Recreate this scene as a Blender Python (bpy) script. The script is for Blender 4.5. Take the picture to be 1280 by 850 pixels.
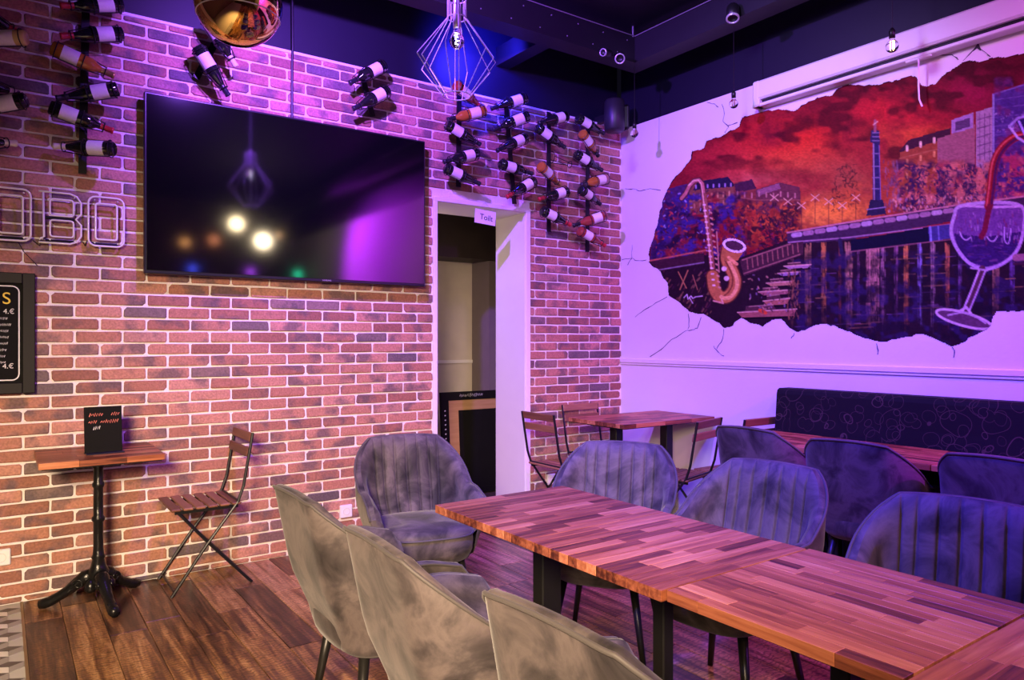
import bpy, bmesh, math, random
import numpy as np
from mathutils import Vector, Matrix

for _o in list(bpy.data.objects):
    bpy.data.objects.remove(_o)
SC = bpy.context.scene
COL = SC.collection
PI = math.pi
R = math.radians

# ------------------------------------------------------------------ camera
H = 1.36            # eye height
D = 4.535           # brick wall plane (y)
RW = 4.37           # mural wall plane (x)
FX, FY = 0.5785, 0.8157    # view direction in the ground plane
cam_d = bpy.data.cameras.new('camera')
cam_d.sensor_width = 36.0
cam_d.lens = 36.0 * 902.0 / 1280.0
cam_d.clip_start = 0.02
cam = bpy.data.objects.new('camera', cam_d)
COL.objects.link(cam)
cam.location = (0, 0, H)
cam.rotation_euler = (PI / 2, 0, -math.atan2(FX, FY))
SC.camera = cam

# ------------------------------------------------------------------ world, exposure
w = bpy.data.worlds.new('world')
SC.world = w
w.use_nodes = True
w.node_tree.nodes['Background'].inputs['Color'].default_value = (0.01, 0.008, 0.02, 1)
w.node_tree.nodes['Background'].inputs['Strength'].default_value = 0.3
SC.view_settings.view_transform = 'Standard'
SC.view_settings.look = 'None'
SC.view_settings.gamma = 1.0
SC.view_settings.use_curve_mapping = False
SC.view_settings.exposure = 0.15


def light(name, kind, loc, target, energy, color, size=0.1, angle=90, blend=0.6):
    d = bpy.data.lights.new(name, kind)
    d.energy = energy
    d.color = color
    if kind == 'SPOT':
        d.spot_size = R(angle); d.spot_blend = blend; d.shadow_soft_size = size
    elif kind == 'AREA':
        d.shape = 'DISK'; d.size = size
    else:
        d.shadow_soft_size = size
    o = bpy.data.objects.new(name, d)
    COL.objects.link(o)
    o.location = loc
    if target is not None:
        o.rotation_euler = (Vector(target) - Vector(loc)).to_track_quat('-Z', 'Y').to_euler()
    return o


VIOLET = (0.30, 0.085, 1.0)
BLUE = (0.03, 0.02, 1.0)
WARM = (1.0, 0.74, 0.50)
# LED stage lamps under the ceiling, bar lamps behind the camera, and added fills
light('violet_lamp', 'SPOT', (1.1, 3.0, 3.35), (2.5, 4.5, 2.6), 640, VIOLET, 0.04, 150, 0.9)
light('blue_lamp', 'SPOT', (2.85, 4.2, 3.50), (3.0, 4.6, 3.45), 110, BLUE, 0.04, 150, 0.8)
light('violet_wall_fill', 'SPOT', (2.5, 2.4, 3.35), (4.37, 3.2, 2.1), 130, (0.55, 0.40, 1.0), 0.12, 108, 0.8)  # added fill: lifts the mural wall where the violet stage lamp falls short
light('magenta_lamp', 'SPOT', (2.2, 0.3, 3.4), (4.1, 1.6, 1.7), 110, (1.0, 0.36, 0.50), 0.12, 90, 0.9)
light('pink_wall_lamp', 'SPOT', (3.3, -1.6, 3.3), (4.37, -0.5, 2.2), 900, (0.50, 0.02, 1.0), 0.08, 110, 0.7)
light('blue_seat_lamp', 'SPOT', (0.9, 1.8, 3.4), (2.8, 1.9, 0.6), 1250, (0.055, 0.030, 1.0), 0.10, 78, 1.0)
light('bar_lamp', 'SPOT', (-1.0, -0.7, 2.2), (0.70, 2.75, 0.18), 1750, (1.0, 0.72, 0.46), 0.45, 66, 0.9)
light('table_warm_fill', 'SPOT', (0.8, -0.4, 3.0), (1.6, 1.0, 0.76), 170, (1.0, 0.50, 0.30), 0.2, 40, 1.0)  # added fill that warms the tabletops, stands for no actual lamp

# ------------------------------------------------------------------ photo pixel -> place


def ray(u, v):
    return Vector((0.8158 * (u - 640) + FX * 902, -0.5787 * (u - 640) + FY * 902, 425 - v))


def on_y(u, v, y=D):
    r = ray(u, v); t = y / r.y
    return Vector((r.x * t, y, H + r.z * t))


def on_x(u, v, x=RW):
    r = ray(u, v); t = x / r.x
    return Vector((x, r.y * t, H + r.z * t))


def on_z(u, v, z=0.0):
    r = ray(u, v); t = (z - H) / r.z
    return Vector((r.x * t, r.y * t, z))


def project(p):
    q = Vector(p) - Vector((0, 0, H))
    dep = q.x * FX + q.y * FY
    rt = q.x * 0.8158 - q.y * 0.5787
    return (640 + 902 * rt / dep, 425 - 902 * q.z / dep)


# ------------------------------------------------------------------ materials
MATS = {}


def s2l(c):
    return tuple(((x / 12.92) if x <= 0.04045 else ((x + 0.055) / 1.055) ** 2.4) for x in c)


def mat(name, color, rough=0.6, metal=0.0, var=0.12, scale=8.0, bump=0.0, bscale=60.0, spec=0.5,
        trans=0.0, ior=1.45, emit=None, estr=0.0, sheen=0.0, coat=0.0, coords='Object'):
    if name in MATS:
        return MATS[name]
    m = bpy.data.materials.new(name)
    m.use_nodes = True
    nt = m.node_tree
    b = nt.nodes['Principled BSDF']
    b.inputs['Roughness'].default_value = rough
    b.inputs['Metallic'].default_value = metal
    b.inputs['Specular IOR Level'].default_value = spec
    b.inputs['IOR'].default_value = ior
    b.inputs['Transmission Weight'].default_value = trans
    b.inputs['Sheen Weight'].default_value = sheen
    b.inputs['Coat Weight'].default_value = coat
    tc = nt.nodes.new('ShaderNodeTexCoord')
    n = nt.nodes.new('ShaderNodeTexNoise')
    n.inputs['Scale'].default_value = scale
    n.inputs['Detail'].default_value = 4
    nt.links.new(tc.outputs[coords], n.inputs['Vector'])
    mx = nt.nodes.new('ShaderNodeMix'); mx.data_type = 'RGBA'
    nt.links.new(n.outputs['Fac'], mx.inputs['Factor'])
    lo = [max(0, c * (1 - var)) for c in color]; hi = [min(1, c * (1 + var)) for c in color]
    mx.inputs['A'].default_value = (*lo, 1); mx.inputs['B'].default_value = (*hi, 1)
    nt.links.new(mx.outputs['Result'], b.inputs['Base Color'])
    if bump > 0:
        n2 = nt.nodes.new('ShaderNodeTexNoise'); n2.inputs['Scale'].default_value = bscale
        nt.links.new(tc.outputs[coords], n2.inputs['Vector'])
        bp = nt.nodes.new('ShaderNodeBump'); bp.inputs['Strength'].default_value = bump
        bp.inputs['Distance'].default_value = 0.01
        nt.links.new(n2.outputs['Fac'], bp.inputs['Height'])
        nt.links.new(bp.outputs['Normal'], b.inputs['Normal'])
    if emit:
        b.inputs['Emission Color'].default_value = (*emit, 1)
        b.inputs['Emission Strength'].default_value = estr
    MATS[name] = m
    return m


def N(nt, typ, **kw):
    n = nt.nodes.new(typ)
    for k, v in kw.items():
        setattr(n, k, v)
    return n


def math_node(nt, op, a, b=None):
    n = N(nt, 'ShaderNodeMath', operation=op)
    for i, x in enumerate((a, b)):
        if x is None:
            continue
        if isinstance(x, (int, float)):
            n.inputs[i].default_value = x
        else:
            nt.links.new(x, n.inputs[i])
    return n.outputs[0]


def ramp(nt, fac, stops, interp='LINEAR'):
    n = N(nt, 'ShaderNodeValToRGB')
    n.color_ramp.interpolation = interp
    e = n.color_ramp.elements
    e[0].position, e[0].color = stops[0][0], (*stops[0][1], 1)
    e[1].position, e[1].color = stops[-1][0], (*stops[-1][1], 1)
    for p, c in stops[1:-1]:
        x = e.new(p); x.color = (*c, 1)
    nt.links.new(fac, n.inputs[0])
    return n.outputs[0]


BZ0, BP, BL = -0.032, 0.069, 0.230      # brick course start, course pitch, brick pitch


def brick_material():
    m = bpy.data.materials.new('brick'); m.use_nodes = True
    nt = m.node_tree; b = nt.nodes['Principled BSDF']
    geo = N(nt, 'ShaderNodeNewGeometry')
    sp = N(nt, 'ShaderNodeSeparateXYZ'); nt.links.new(geo.outputs['Position'], sp.inputs[0])
    row = math_node(nt, 'FLOOR', math_node(nt, 'DIVIDE', math_node(nt, 'SUBTRACT', sp.outputs['Z'], BZ0), BP))
    par = math_node(nt, 'MODULO', row, 2.0)
    off = math_node(nt, 'SUBTRACT', 0.3265, math_node(nt, 'MULTIPLY', par, 0.110))
    col = math_node(nt, 'FLOOR', math_node(nt, 'DIVIDE', math_node(nt, 'SUBTRACT', sp.outputs['X'], off), BL))
    cb = N(nt, 'ShaderNodeCombineXYZ'); nt.links.new(col, cb.inputs[0]); nt.links.new(row, cb.inputs[1])
    wn = N(nt, 'ShaderNodeTexWhiteNoise', noise_dimensions='2D'); nt.links.new(cb.outputs[0], wn.inputs['Vector'])
    base = ramp(nt, wn.outputs['Value'], [(0.0, (0.27, 0.11, 0.075)), (0.3, (0.38, 0.16, 0.105)), (0.62, (0.45, 0.205, 0.135)),
                                          (0.90, (0.52, 0.25, 0.185)), (0.955, (0.20, 0.13, 0.12)), (1.0, (0.13, 0.095, 0.10))])
    # dark kiln blotches
    mp = N(nt, 'ShaderNodeMapping'); mp.inputs['Scale'].default_value = (8, 8, 9)
    nt.links.new(geo.outputs['Position'], mp.inputs[0])
    off3 = N(nt, 'ShaderNodeVectorMath', operation='ADD')
    nt.links.new(mp.outputs[0], off3.inputs[0])
    sc3 = N(nt, 'ShaderNodeVectorMath', operation='SCALE'); sc3.inputs['Scale'].default_value = 9
    nt.links.new(wn.outputs['Color'], sc3.inputs[0]); nt.links.new(sc3.outputs[0], off3.inputs[1])
    n1 = N(nt, 'ShaderNodeTexNoise'); n1.inputs['Scale'].default_value = 0.8; n1.inputs['Detail'].default_value = 3
    nt.links.new(off3.outputs[0], n1.inputs['Vector'])
    f1 = ramp(nt, n1.outputs['Fac'], [(0.49, (0, 0, 0)), (0.62, (1, 1, 1))])
    mx = N(nt, 'ShaderNodeMix', data_type='RGBA')
    nt.links.new(math_node(nt, 'MULTIPLY', f1, 0.75), mx.inputs['Factor'])
    nt.links.new(base, mx.inputs['A']); mx.inputs['B'].default_value = (0.10, 0.075, 0.085, 1)
    n2 = N(nt, 'ShaderNodeTexNoise'); n2.inputs['Scale'].default_value = 90; n2.inputs['Detail'].default_value = 4
    nt.links.new(geo.outputs['Position'], n2.inputs['Vector'])
    f2 = ramp(nt, n2.outputs['Fac'], [(0.3, (0.75, 0.75, 0.75)), (0.75, (1.25, 1.25, 1.25))])
    ml = N(nt, 'ShaderNodeMix', data_type='RGBA', blend_type='MULTIPLY'); ml.inputs['Factor'].default_value = 1
    nt.links.new(mx.outputs['Result'], ml.inputs['A']); nt.links.new(f2, ml.inputs['B'])
    nt.links.new(ml.outputs['Result'], b.inputs['Base Color'])
    bp = N(nt, 'ShaderNodeBump'); bp.inputs['Strength'].default_value = 0.4; bp.inputs['Distance'].default_value = 0.006
    nt.links.new(n2.outputs['Fac'], bp.inputs['Height']); nt.links.new(bp.outputs['Normal'], b.inputs['Normal'])
    b.inputs['Roughness'].default_value = 0.75
    return m


def wood_material(name, stops, stretch, rough, grain=0.5, saw=0.0, spec=0.5, amp=1.0):
    m = bpy.data.materials.new(name); m.use_nodes = True
    nt = m.node_tree; b = nt.nodes['Principled BSDF']
    tc = N(nt, 'ShaderNodeTexCoord'); oi = N(nt, 'ShaderNodeObjectInfo')
    cb = N(nt, 'ShaderNodeCombineXYZ')
    k = math_node(nt, 'MULTIPLY', oi.outputs['Random'], 37.0)
    for i in range(3):
        nt.links.new(k, cb.inputs[i])
    ad = N(nt, 'ShaderNodeVectorMath', operation='ADD')
    nt.links.new(tc.outputs['Object'], ad.inputs[0]); nt.links.new(cb.outputs[0], ad.inputs[1])
    mp = N(nt, 'ShaderNodeMapping'); mp.inputs['Scale'].default_value = stretch
    nt.links.new(ad.outputs[0], mp.inputs[0])
    n1 = N(nt, 'ShaderNodeTexNoise'); n1.inputs['Scale'].default_value = 1.0; n1.inputs['Detail'].default_value = 6
    n1.inputs['Roughness'].default_value = 0.62; n1.inputs['Distortion'].default_value = 0.4
    nt.links.new(mp.outputs[0], n1.inputs['Vector'])
    rnd = math_node(nt, 'FRACT', math_node(nt, 'MULTIPLY', oi.outputs['Random'], 7.31))
    fac = math_node(nt, 'ADD', math_node(nt, 'MULTIPLY', math_node(nt, 'ADD', math_node(nt, 'MULTIPLY', n1.outputs['Fac'], amp), 0.5 - 0.5 * amp), grain),
                    math_node(nt, 'MULTIPLY', rnd, 1.0 - grain))
    c = ramp(nt, fac, stops)
    if saw > 0:
        wv = N(nt, 'ShaderNodeTexWave'); wv.inputs['Scale'].default_value = 14; wv.inputs['Distortion'].default_value = 9
        wv.inputs['Detail'].default_value = 3; wv.inputs['Detail Scale'].default_value = 2.0
        nt.links.new(ad.outputs[0], wv.inputs['Vector'])
        f = ramp(nt, wv.outputs['Fac'], [(0.0, (1 - saw,) * 3), (0.6, (1.08, 1.06, 1.0))])
        ml = N(nt, 'ShaderNodeMix', data_type='RGBA', blend_type='MULTIPLY'); ml.inputs['Factor'].default_value = 1
        nt.links.new(c, ml.inputs['A']); nt.links.new(f, ml.inputs['B']); c = ml.outputs['Result']
    nt.links.new(c, b.inputs['Base Color'])
    bp = N(nt, 'ShaderNodeBump'); bp.inputs['Strength'].default_value = 0.15; bp.inputs['Distance'].default_value = 0.004
    nt.links.new(n1.outputs['Fac'], bp.inputs['Height']); nt.links.new(bp.outputs['Normal'], b.inputs['Normal'])
    b.inputs['Roughness'].default_value = rough
    b.inputs['Specular IOR Level'].default_value = spec
    MATS[name] = m
    return m


def velvet_material():
    m = bpy.data.materials.new('velvet'); m.use_nodes = True
    nt = m.node_tree; b = nt.nodes['Principled BSDF']
    tc = N(nt, 'ShaderNodeTexCoord'); oi = N(nt, 'ShaderNodeObjectInfo')
    cb = N(nt, 'ShaderNodeCombineXYZ')
    k = math_node(nt, 'MULTIPLY', oi.outputs['Random'], 23.0)
    for i in range(3):
        nt.links.new(k, cb.inputs[i])
    ad = N(nt, 'ShaderNodeVectorMath', operation='ADD')
    nt.links.new(tc.outputs['Object'], ad.inputs[0]); nt.links.new(cb.outputs[0], ad.inputs[1])
    n1 = N(nt, 'ShaderNodeTexNoise'); n1.inputs['Scale'].default_value = 5.5; n1.inputs['Detail'].default_value = 6
    n1.inputs['Roughness'].default_value = 0.6; n1.inputs['Distortion'].default_value = 0.7
    nt.links.new(ad.outputs[0], n1.inputs['Vector'])
    c = ramp(nt, n1.outputs['Fac'], [(0.32, (0.018, 0.0155, 0.017)), (0.45, (0.058, 0.048, 0.050)), (0.57, (0.124, 0.101, 0.099)), (0.70, (0.068, 0.056, 0.056))])
    nt.links.new(c, b.inputs['Base Color'])
    n2 = N(nt, 'ShaderNodeTexNoise'); n2.inputs['Scale'].default_value = 700
    nt.links.new(tc.outputs['Object'], n2.inputs['Vector'])
    bp = N(nt, 'ShaderNodeBump'); bp.inputs['Strength'].default_value = 0.12; bp.inputs['Distance'].default_value = 0.002
    nt.links.new(n2.outputs['Fac'], bp.inputs['Height']); nt.links.new(bp.outputs['Normal'], b.inputs['Normal'])
    b.inputs['Roughness'].default_value = 0.62
    b.inputs['Specular IOR Level'].default_value = 0.25
    b.inputs['Sheen Weight'].default_value = 0.16
    b.inputs['Sheen Roughness'].default_value = 0.4
    MATS['velvet'] = m
    return m


M_BRICK = brick_material()
M_FLOOR = wood_material('floor_plank', [(0.32, (0.032, 0.016, 0.009)), (0.43, (0.12, 0.055, 0.026)), (0.52, (0.29, 0.14, 0.055)), (0.64, (0.56, 0.32, 0.15))],
                        (2.0, 24, 24), 0.30, 0.78, 0.5)
M_STAVE = wood_material('acacia_stave', [(0.18, (0.06, 0.015, 0.009)), (0.36, (0.20, 0.055, 0.025)), (0.55, (0.36, 0.115, 0.048)), (0.74, (0.50, 0.19, 0.085)), (0.90, (0.62, 0.30, 0.15))],
                        (3.5, 60, 60), 0.40, 0.50, 0.0, spec=0.35, amp=1.9)
M_SLAT = wood_material('bistro_slat', [(0.2, (0.09, 0.035, 0.018)), (0.5, (0.21, 0.085, 0.04)), (0.85, (0.36, 0.17, 0.085))], (4, 60, 60), 0.5, 0.6, 0.0)
M_PINE = wood_material('pine', [(0.2, (0.35, 0.2, 0.08)), (0.8, (0.55, 0.35, 0.17))], (4, 40, 40), 0.6, 0.7)
M_VELVET = velvet_material()
M_MORTAR = mat('mortar', (0.80, 0.75, 0.71), 0.9, var=0.18, scale=14, bump=0.5, bscale=80)
M_WHITE = mat('white_wall_paint', (0.78, 0.76, 0.74), 0.75, var=0.04, scale=3, bump=0.08, bscale=50)
M_TRIM = mat('white_gloss_paint', (0.80, 0.78, 0.76), 0.4, var=0.03)
M_DARKWALL = mat('night_blue_paint', (0.003, 0.003, 0.014), 0.55, var=0.15)
M_CEIL = mat('black_ceiling_paint', (0.006, 0.006, 0.009), 0.7, var=0.2)
M_BEAM = mat('beam_paint', (0.011, 0.010, 0.014), 0.5, var=0.2)
M_BLACK = mat('black_steel', (0.012, 0.012, 0.013), 0.38, 0.3, var=0.2)
M_IRON = mat('cast_iron', (0.016, 0.016, 0.016), 0.28, 0.5, var=0.3, bump=0.3, bscale=40)
M_BEZEL = mat('tv_bezel', (0.012, 0.012, 0.016), 0.3, var=0.1)
M_SCREEN = mat('tv_screen', (0.002, 0.002, 0.003), 0.07, var=0.1, ior=2.1)
M_CHROME = mat('steel_wire', (0.62, 0.62, 0.66), 0.3, 0.6, var=0.05)
M_WIRE = mat('white_wire', (0.85, 0.85, 0.88), 0.35, var=0.02)
M_CREAM = mat('neon_tube_glass', (0.82, 0.80, 0.74), 0.25, var=0.05, coat=0.4)
M_PLASTIC = mat('white_plastic', (0.80, 0.80, 0.80), 0.35, var=0.03)
M_GLASSDK = mat('dark_bottle_glass', (0.010, 0.012, 0.010), 0.07, var=0.2, coat=0.5)
M_AMBER = mat('amber_wine', (0.40, 0.15, 0.02), 0.06, var=0.1, coat=0.5)
M_ROSE = mat('rose_wine', (0.30, 0.05, 0.03), 0.06, var=0.1, coat=0.5)
M_PALE = mat('pale_wine', (0.62, 0.50, 0.14), 0.08, var=0.1, coat=0.5)
M_LABEL = mat('bottle_label_paper', (0.80, 0.78, 0.72), 0.6, var=0.10, scale=90)
M_CAPS = {'red': mat('red_capsule', (0.45, 0.03, 0.03), 0.35), 'black': mat('black_capsule', (0.02, 0.02, 0.025), 0.3),
          'gold': mat('gold_capsule', (0.6, 0.4, 0.12), 0.3, 0.7), 'cream': mat('cream_capsule', (0.75, 0.68, 0.5), 0.4)}
M_GOLD = mat('gold_mirror', (0.95, 0.62, 0.22), 0.04, 1.0, var=0.03)
M_GLASS = mat('clear_glass', (1, 1, 1), 0.02, trans=1.0, ior=1.3, var=0.0)
M_CHALKBOARD = mat('chalkboard', (0.006, 0.006, 0.006), 0.75, var=0.3, spec=0.15)
M_CHALK = mat('chalk_white', (0.8, 0.8, 0.78), 0.8)
M_CHALKRED = mat('chalk_red', (0.75, 0.22, 0.16), 0.8)
M_CHALKYEL = mat('chalk_yellow', (0.85, 0.65, 0.08), 0.8)
M_INK = mat('black_ink', (0.01, 0.01, 0.012), 0.7)
M_PIPING = mat('velvet_piping', (0.075, 0.066, 0.064), 0.6, sheen=0.1)
M_LEG = mat('black_chair_leg', (0.014, 0.013, 0.012), 0.35, 0.2)
M_CORK = mat('cork', (0.5, 0.33, 0.18), 0.8)

# ------------------------------------------------------------------ mesh helpers


def link(o, parent=None):
    COL.objects.link(o)
    if parent is not None:
        o.parent = parent
    return o


def obj(name, me, m=None, parent=None, loc=(0, 0, 0), rot=(0, 0, 0), smooth=False):
    if isinstance(me, bmesh.types.BMesh):
        bm = me
        bmesh.ops.recalc_face_normals(bm, faces=bm.faces)
        me = bpy.data.meshes.new(name); bm.to_mesh(me); bm.free()
        if smooth:
            me.polygons.foreach_set('use_smooth', [True] * len(me.polygons))
    if m is not None and len(me.materials) == 0:
        me.materials.append(m)
    o = bpy.data.objects.new(name, me)
    o.location = loc; o.rotation_euler = rot
    return link(o, parent)


def empty(name, loc=(0, 0, 0), rz=0.0, parent=None):
    o = bpy.data.objects.new(name, None)
    o.location = loc; o.rotation_euler = (0, 0, rz); o.empty_display_size = 0.1
    return link(o, parent)


def tag(o, label=None, cat=None, group=None, kind=None):
    if label: o['label'] = label
    if cat: o['category'] = cat
    if group: o['group'] = group
    if kind: o['kind'] = kind
    return o


def copy_tree(o, parent=None):
    c = o.copy(); COL.objects.link(c); c.parent = parent
    for ch in o.children:
        copy_tree(ch, c)
    return c


def BM():
    return bmesh.new()


def box(bm, x0, x1, y0, y1, z0, z1, bev=0.0):
    r = bmesh.ops.create_cube(bm, size=1.0)
    vs = r['verts']
    bmesh.ops.scale(bm, vec=(x1 - x0, y1 - y0, z1 - z0), verts=vs)
    bmesh.ops.translate(bm, vec=((x0 + x1) / 2, (y0 + y1) / 2, (z0 + z1) / 2), verts=vs)
    if bev > 0:
        es = list({e for v in vs for e in v.link_edges})
        bmesh.ops.bevel(bm, geom=es, offset=bev, segments=1, affect='EDGES', profile=0.5)
    return bm


def bbox(*a, **k):
    return box(BM(), *a, **k)


def tube(bm, pts, r, seg=8, closed=False, caps=True):
    pts = [Vector(p) for p in pts]
    n = len(pts)
    rs = r if isinstance(r, (list, tuple)) else [r] * n
    rings = []
    prev = None
    for i, p in enumerate(pts):
        if closed:
            t = (pts[(i + 1) % n] - pts[i - 1])
        else:
            t = (pts[min(i + 1, n - 1)] - pts[max(i - 1, 0)])
        t.normalize()
        if prev is None:
            a = Vector((0, 0, 1)) if abs(t.z) < 0.9 else Vector((1, 0, 0))
            nn = t.cross(a).normalized()
        else:
            nn = (prev - t * prev.dot(t))
            nn = nn.normalized() if nn.length > 1e-6 else t.orthogonal().normalized()
        prev = nn
        bb = t.cross(nn)
        rings.append([bm.verts.new(p + (nn * math.cos(2 * PI * k / seg) + bb * math.sin(2 * PI * k / seg)) * rs[i]) for k in range(seg)])
    m = n if closed else n - 1
    for i in range(m):
        a, b = rings[i], rings[(i + 1) % n]
        for k in range(seg):
            bm.faces.new((a[k], a[(k + 1) % seg], b[(k + 1) % seg], b[k]))
    if caps and not closed:
        bm.faces.new(rings[0][::-1]); bm.faces.new(rings[-1])
    return bm


def lathe(bm, prof, seg=24, mtx=None):
    rings = []
    for r, z in prof:
        if r < 1e-6:
            v = bm.verts.new((0, 0, z)); rings.append([v])
        else:
            rings.append([bm.verts.new((r * math.cos(2 * PI * k / seg), r * math.sin(2 * PI * k / seg), z)) for k in range(seg)])
    for a, b in zip(rings[:-1], rings[1:]):
        for k in range(seg):
            k2 = (k + 1) % seg
            if len(a) == 1 and len(b) == 1:
                continue
            if len(a) == 1:
                bm.faces.new((a[0], b[k2], b[k]))
            elif len(b) == 1:
                bm.faces.new((a[k], a[k2], b[0]))
            else:
                bm.faces.new((a[k], a[k2], b[k2], b[k]))
    if mtx is not None:
        bmesh.ops.transform(bm, matrix=mtx, verts=[v for rg in rings for v in rg])
    return bm


def strip(bm, pts, wd, nrm, offset=0.0):
    """a flat ribbon of brush or chalk along pts, facing nrm"""
    pts = [Vector(p) + Vector(nrm) * offset for p in pts]
    nrm = Vector(nrm)
    rows = []
    for i, p in enumerate(pts):
        t = (pts[min(i + 1, len(pts) - 1)] - pts[max(i - 1, 0)])
        if t.length < 1e-9:
            t = Vector((0, 0, 1))
        s = t.normalized().cross(nrm).normalized()
        wv = wd[i] if isinstance(wd, (list, tuple)) else wd
        rows.append((bm.verts.new(p + s * wv / 2), bm.verts.new(p - s * wv / 2)))
    for (a, b), (c, d) in zip(rows[:-1], rows[1:]):
        bm.faces.new((a, b, d, c))
    return bm


def text_mesh(s, size, depth=0.0005):
    cu = bpy.data.curves.new('text', 'FONT')
    cu.body = s; cu.size = size; cu.extrude = depth; cu.align_x = 'CENTER'; cu.align_y = 'CENTER'
    o = bpy.data.objects.new('text', cu); COL.objects.link(o)
    dg = bpy.context.evaluated_depsgraph_get()
    me = bpy.data.meshes.new_from_object(o.evaluated_get(dg))
    bpy.data.objects.remove(o)
    me.materials.clear()
    return me


def scribble(bm, p0, right, up, nrm, length, h, rnd, wd):
    """illegible handwriting"""
    n = max(4, int(length / (h * 0.5)))
    pts = []
    for i in range(n * 2):
        f = i / (n * 2 - 1)
        pts.append(Vector(p0) + Vector(right) * (length * f) + Vector(up) * (h * (0.5 if i % 2 else -0.5) * rnd.uniform(0.4, 1.1)))
    strip(bm, pts, wd, nrm)


rng = random.Random(11)
# ================================================================== the room
XL, YB, ZC = -2.4, -4.4, 3.76
DX0, DX1, DZ = 2.555, 3.342, 2.355
BT = BZ0 + BP * 46.5      # top of the brick, about 3.18

floor = tag(obj('floor', bbox(XL, RW + 0.1, YB, 6.4, -0.06, -0.012), mat('floor_screed', (0.06, 0.04, 0.03), 0.8)), kind='structure')
ceiling = tag(obj('ceiling', bbox(XL, RW + 0.1, YB, D + 0.02, ZC, ZC + 0.06), M_CEIL), kind='structure')
# brick wall body with the doorway left open
bm = BM()
YW = D + 0.003
box(bm, XL, DX0, YW, YW + 0.39, -0.01, BT)
box(bm, DX1, RW, YW, YW + 0.39, -0.01, BT)
box(bm, DX0, DX1, YW, YW + 0.39, DZ, BT)
wall_back = tag(obj('wall_back', bm, M_MORTAR), kind='structure')
obj('upper_wall', bbox(XL, RW, D + 0.05, D + 0.40, BT, ZC), M_DARKWALL, wall_back)
obj('top_bead', bbox(XL, RW, D - 0.006, D + 0.05, BT - 0.004, BT + 0.014, bev=0.003), M_TRIM, wall_back)
wall_right = tag(obj('wall_right', bbox(RW, RW + 0.12, YB, 6.4, -0.01, 3.172), M_WHITE), kind='structure')
obj('upper_wall', bbox(RW + 0.02, RW + 0.12, YB, D + 0.02, 3.172, ZC), M_DARKWALL, wall_right)
wall_left = tag(obj('wall_left', bbox(XL - 0.1, XL, YB, D + 0.4, -0.01, ZC), mat('dark_plaster', (0.10, 0.07, 0.06), 0.8)), kind='structure')
wall_front = tag(obj('wall_front', bbox(XL, RW + 0.1, YB - 0.1, YB, -0.01, ZC), mat('dark_plaster', (0.10, 0.07, 0.06), 0.8)), kind='structure')
# dado rail on the mural wall
bm = BM()
box(bm, RW - 0.018, RW, YB, D, 1.165, 1.205, bev=0.006)
box(bm, RW - 0.010, RW, YB, D, 1.150, 1.166, bev=0.003)
tag(obj('trim_1', bm, M_TRIM), kind='structure')

# ---- bricks


def brick_outline(wd, ht, rnd):
    c1 = [rnd.uniform(0.002, 0.008) if rnd.random() < 0.8 else rnd.uniform(0.008, 0.016) for _ in range(4)]
    j = lambda: rnd.uniform(-0.0018, 0.0018)
    a, b = wd / 2, ht / 2
    c1 = [min(c, a * 0.5) for c in c1]
    pts = [(-a + c1[0], -b + j()), (a * 0.1, -b + j()), (a - c1[1], -b + j()), (a + j(), -b + c1[1]), (a + j(), b - c1[2]), (a - c1[2], b + j()),
           (-a * 0.1, b + j()), (-a + c1[3], b + j()), (-a + j(), b - c1[3]), (-a + j(), -b + c1[0])]
    return pts


def brick_geo(wd, ht, rnd, dep=0.017):
    o = brick_outline(wd, ht, rnd)
    n = len(o)
    vs, fs = [], []
    k = 0.86
    for y, f in ((0.012, 1.0), (-dep + 0.016, 1.0), (-dep + 0.012, None)):
        for x, z in o:
            if f is None:
                sx = 1 - 0.007 / wd; sz = 1 - 0.008 / ht
                vs.append((x * sx, y + rnd.uniform(-0.0012, 0.0012), z * sz))
            else:
                vs.append((x, y, z))
    for r_ in range(2):
        for i in range(n):
            fs.append((r_ * n + i, r_ * n + (i + 1) % n, (r_ + 1) * n + (i + 1) % n, (r_ + 1) * n + i))
    fs.append(tuple(range(2 * n, 3 * n)))
    return vs, fs


JT = 0.0115
brick_list = []
for k in range(0, 47):
    z0 = BZ0 + k * BP; z1 = z0 + BP - JT
    z0 = max(z0, 0.002)
    if k == 46:
        z1 = min(z1, BT - 0.006)
    if z1 - z0 < 0.012:
        continue
    start = 0.3265 - (0.110 if k % 2 else 0.0)
    c = math.floor((XL - start) / BL)
    while start + c * BL < RW:
        a = start + c * BL + JT / 2; b = a + BL - JT
        c += 1
        a = max(a, -1.4); b = min(b, RW - 0.004)
        segs = [(a, b)]
        if z0 < DZ + 0.03:
            segs = [(a, min(b, DX0 - 0.036)), (max(a, DX1 + 0.046), b)]
        for p, q in segs:
            if q - p < 0.025:
                continue
            zz1 = z1
            if z0 < DZ + 0.03 < z1 and p < DX1 and q > DX0:
                continue
            brick_list.append((p, q, z0, zz1))


def px_area(bk):
    p, q, z0, z1 = bk
    if q < -0.05 or (p > 0.62 and q < 2.44 and z0 > 1.70 and z1 < 2.76):
        return 0.0
    a = project((p, D, z0)); b = project((q, D, z1))
    if b[0] < 0 or a[1] < 0 or a[1] > 850:
        return 0.0
    return abs((b[0] - max(a[0], 0)) * (a[1] - max(b[1], 0)))


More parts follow.
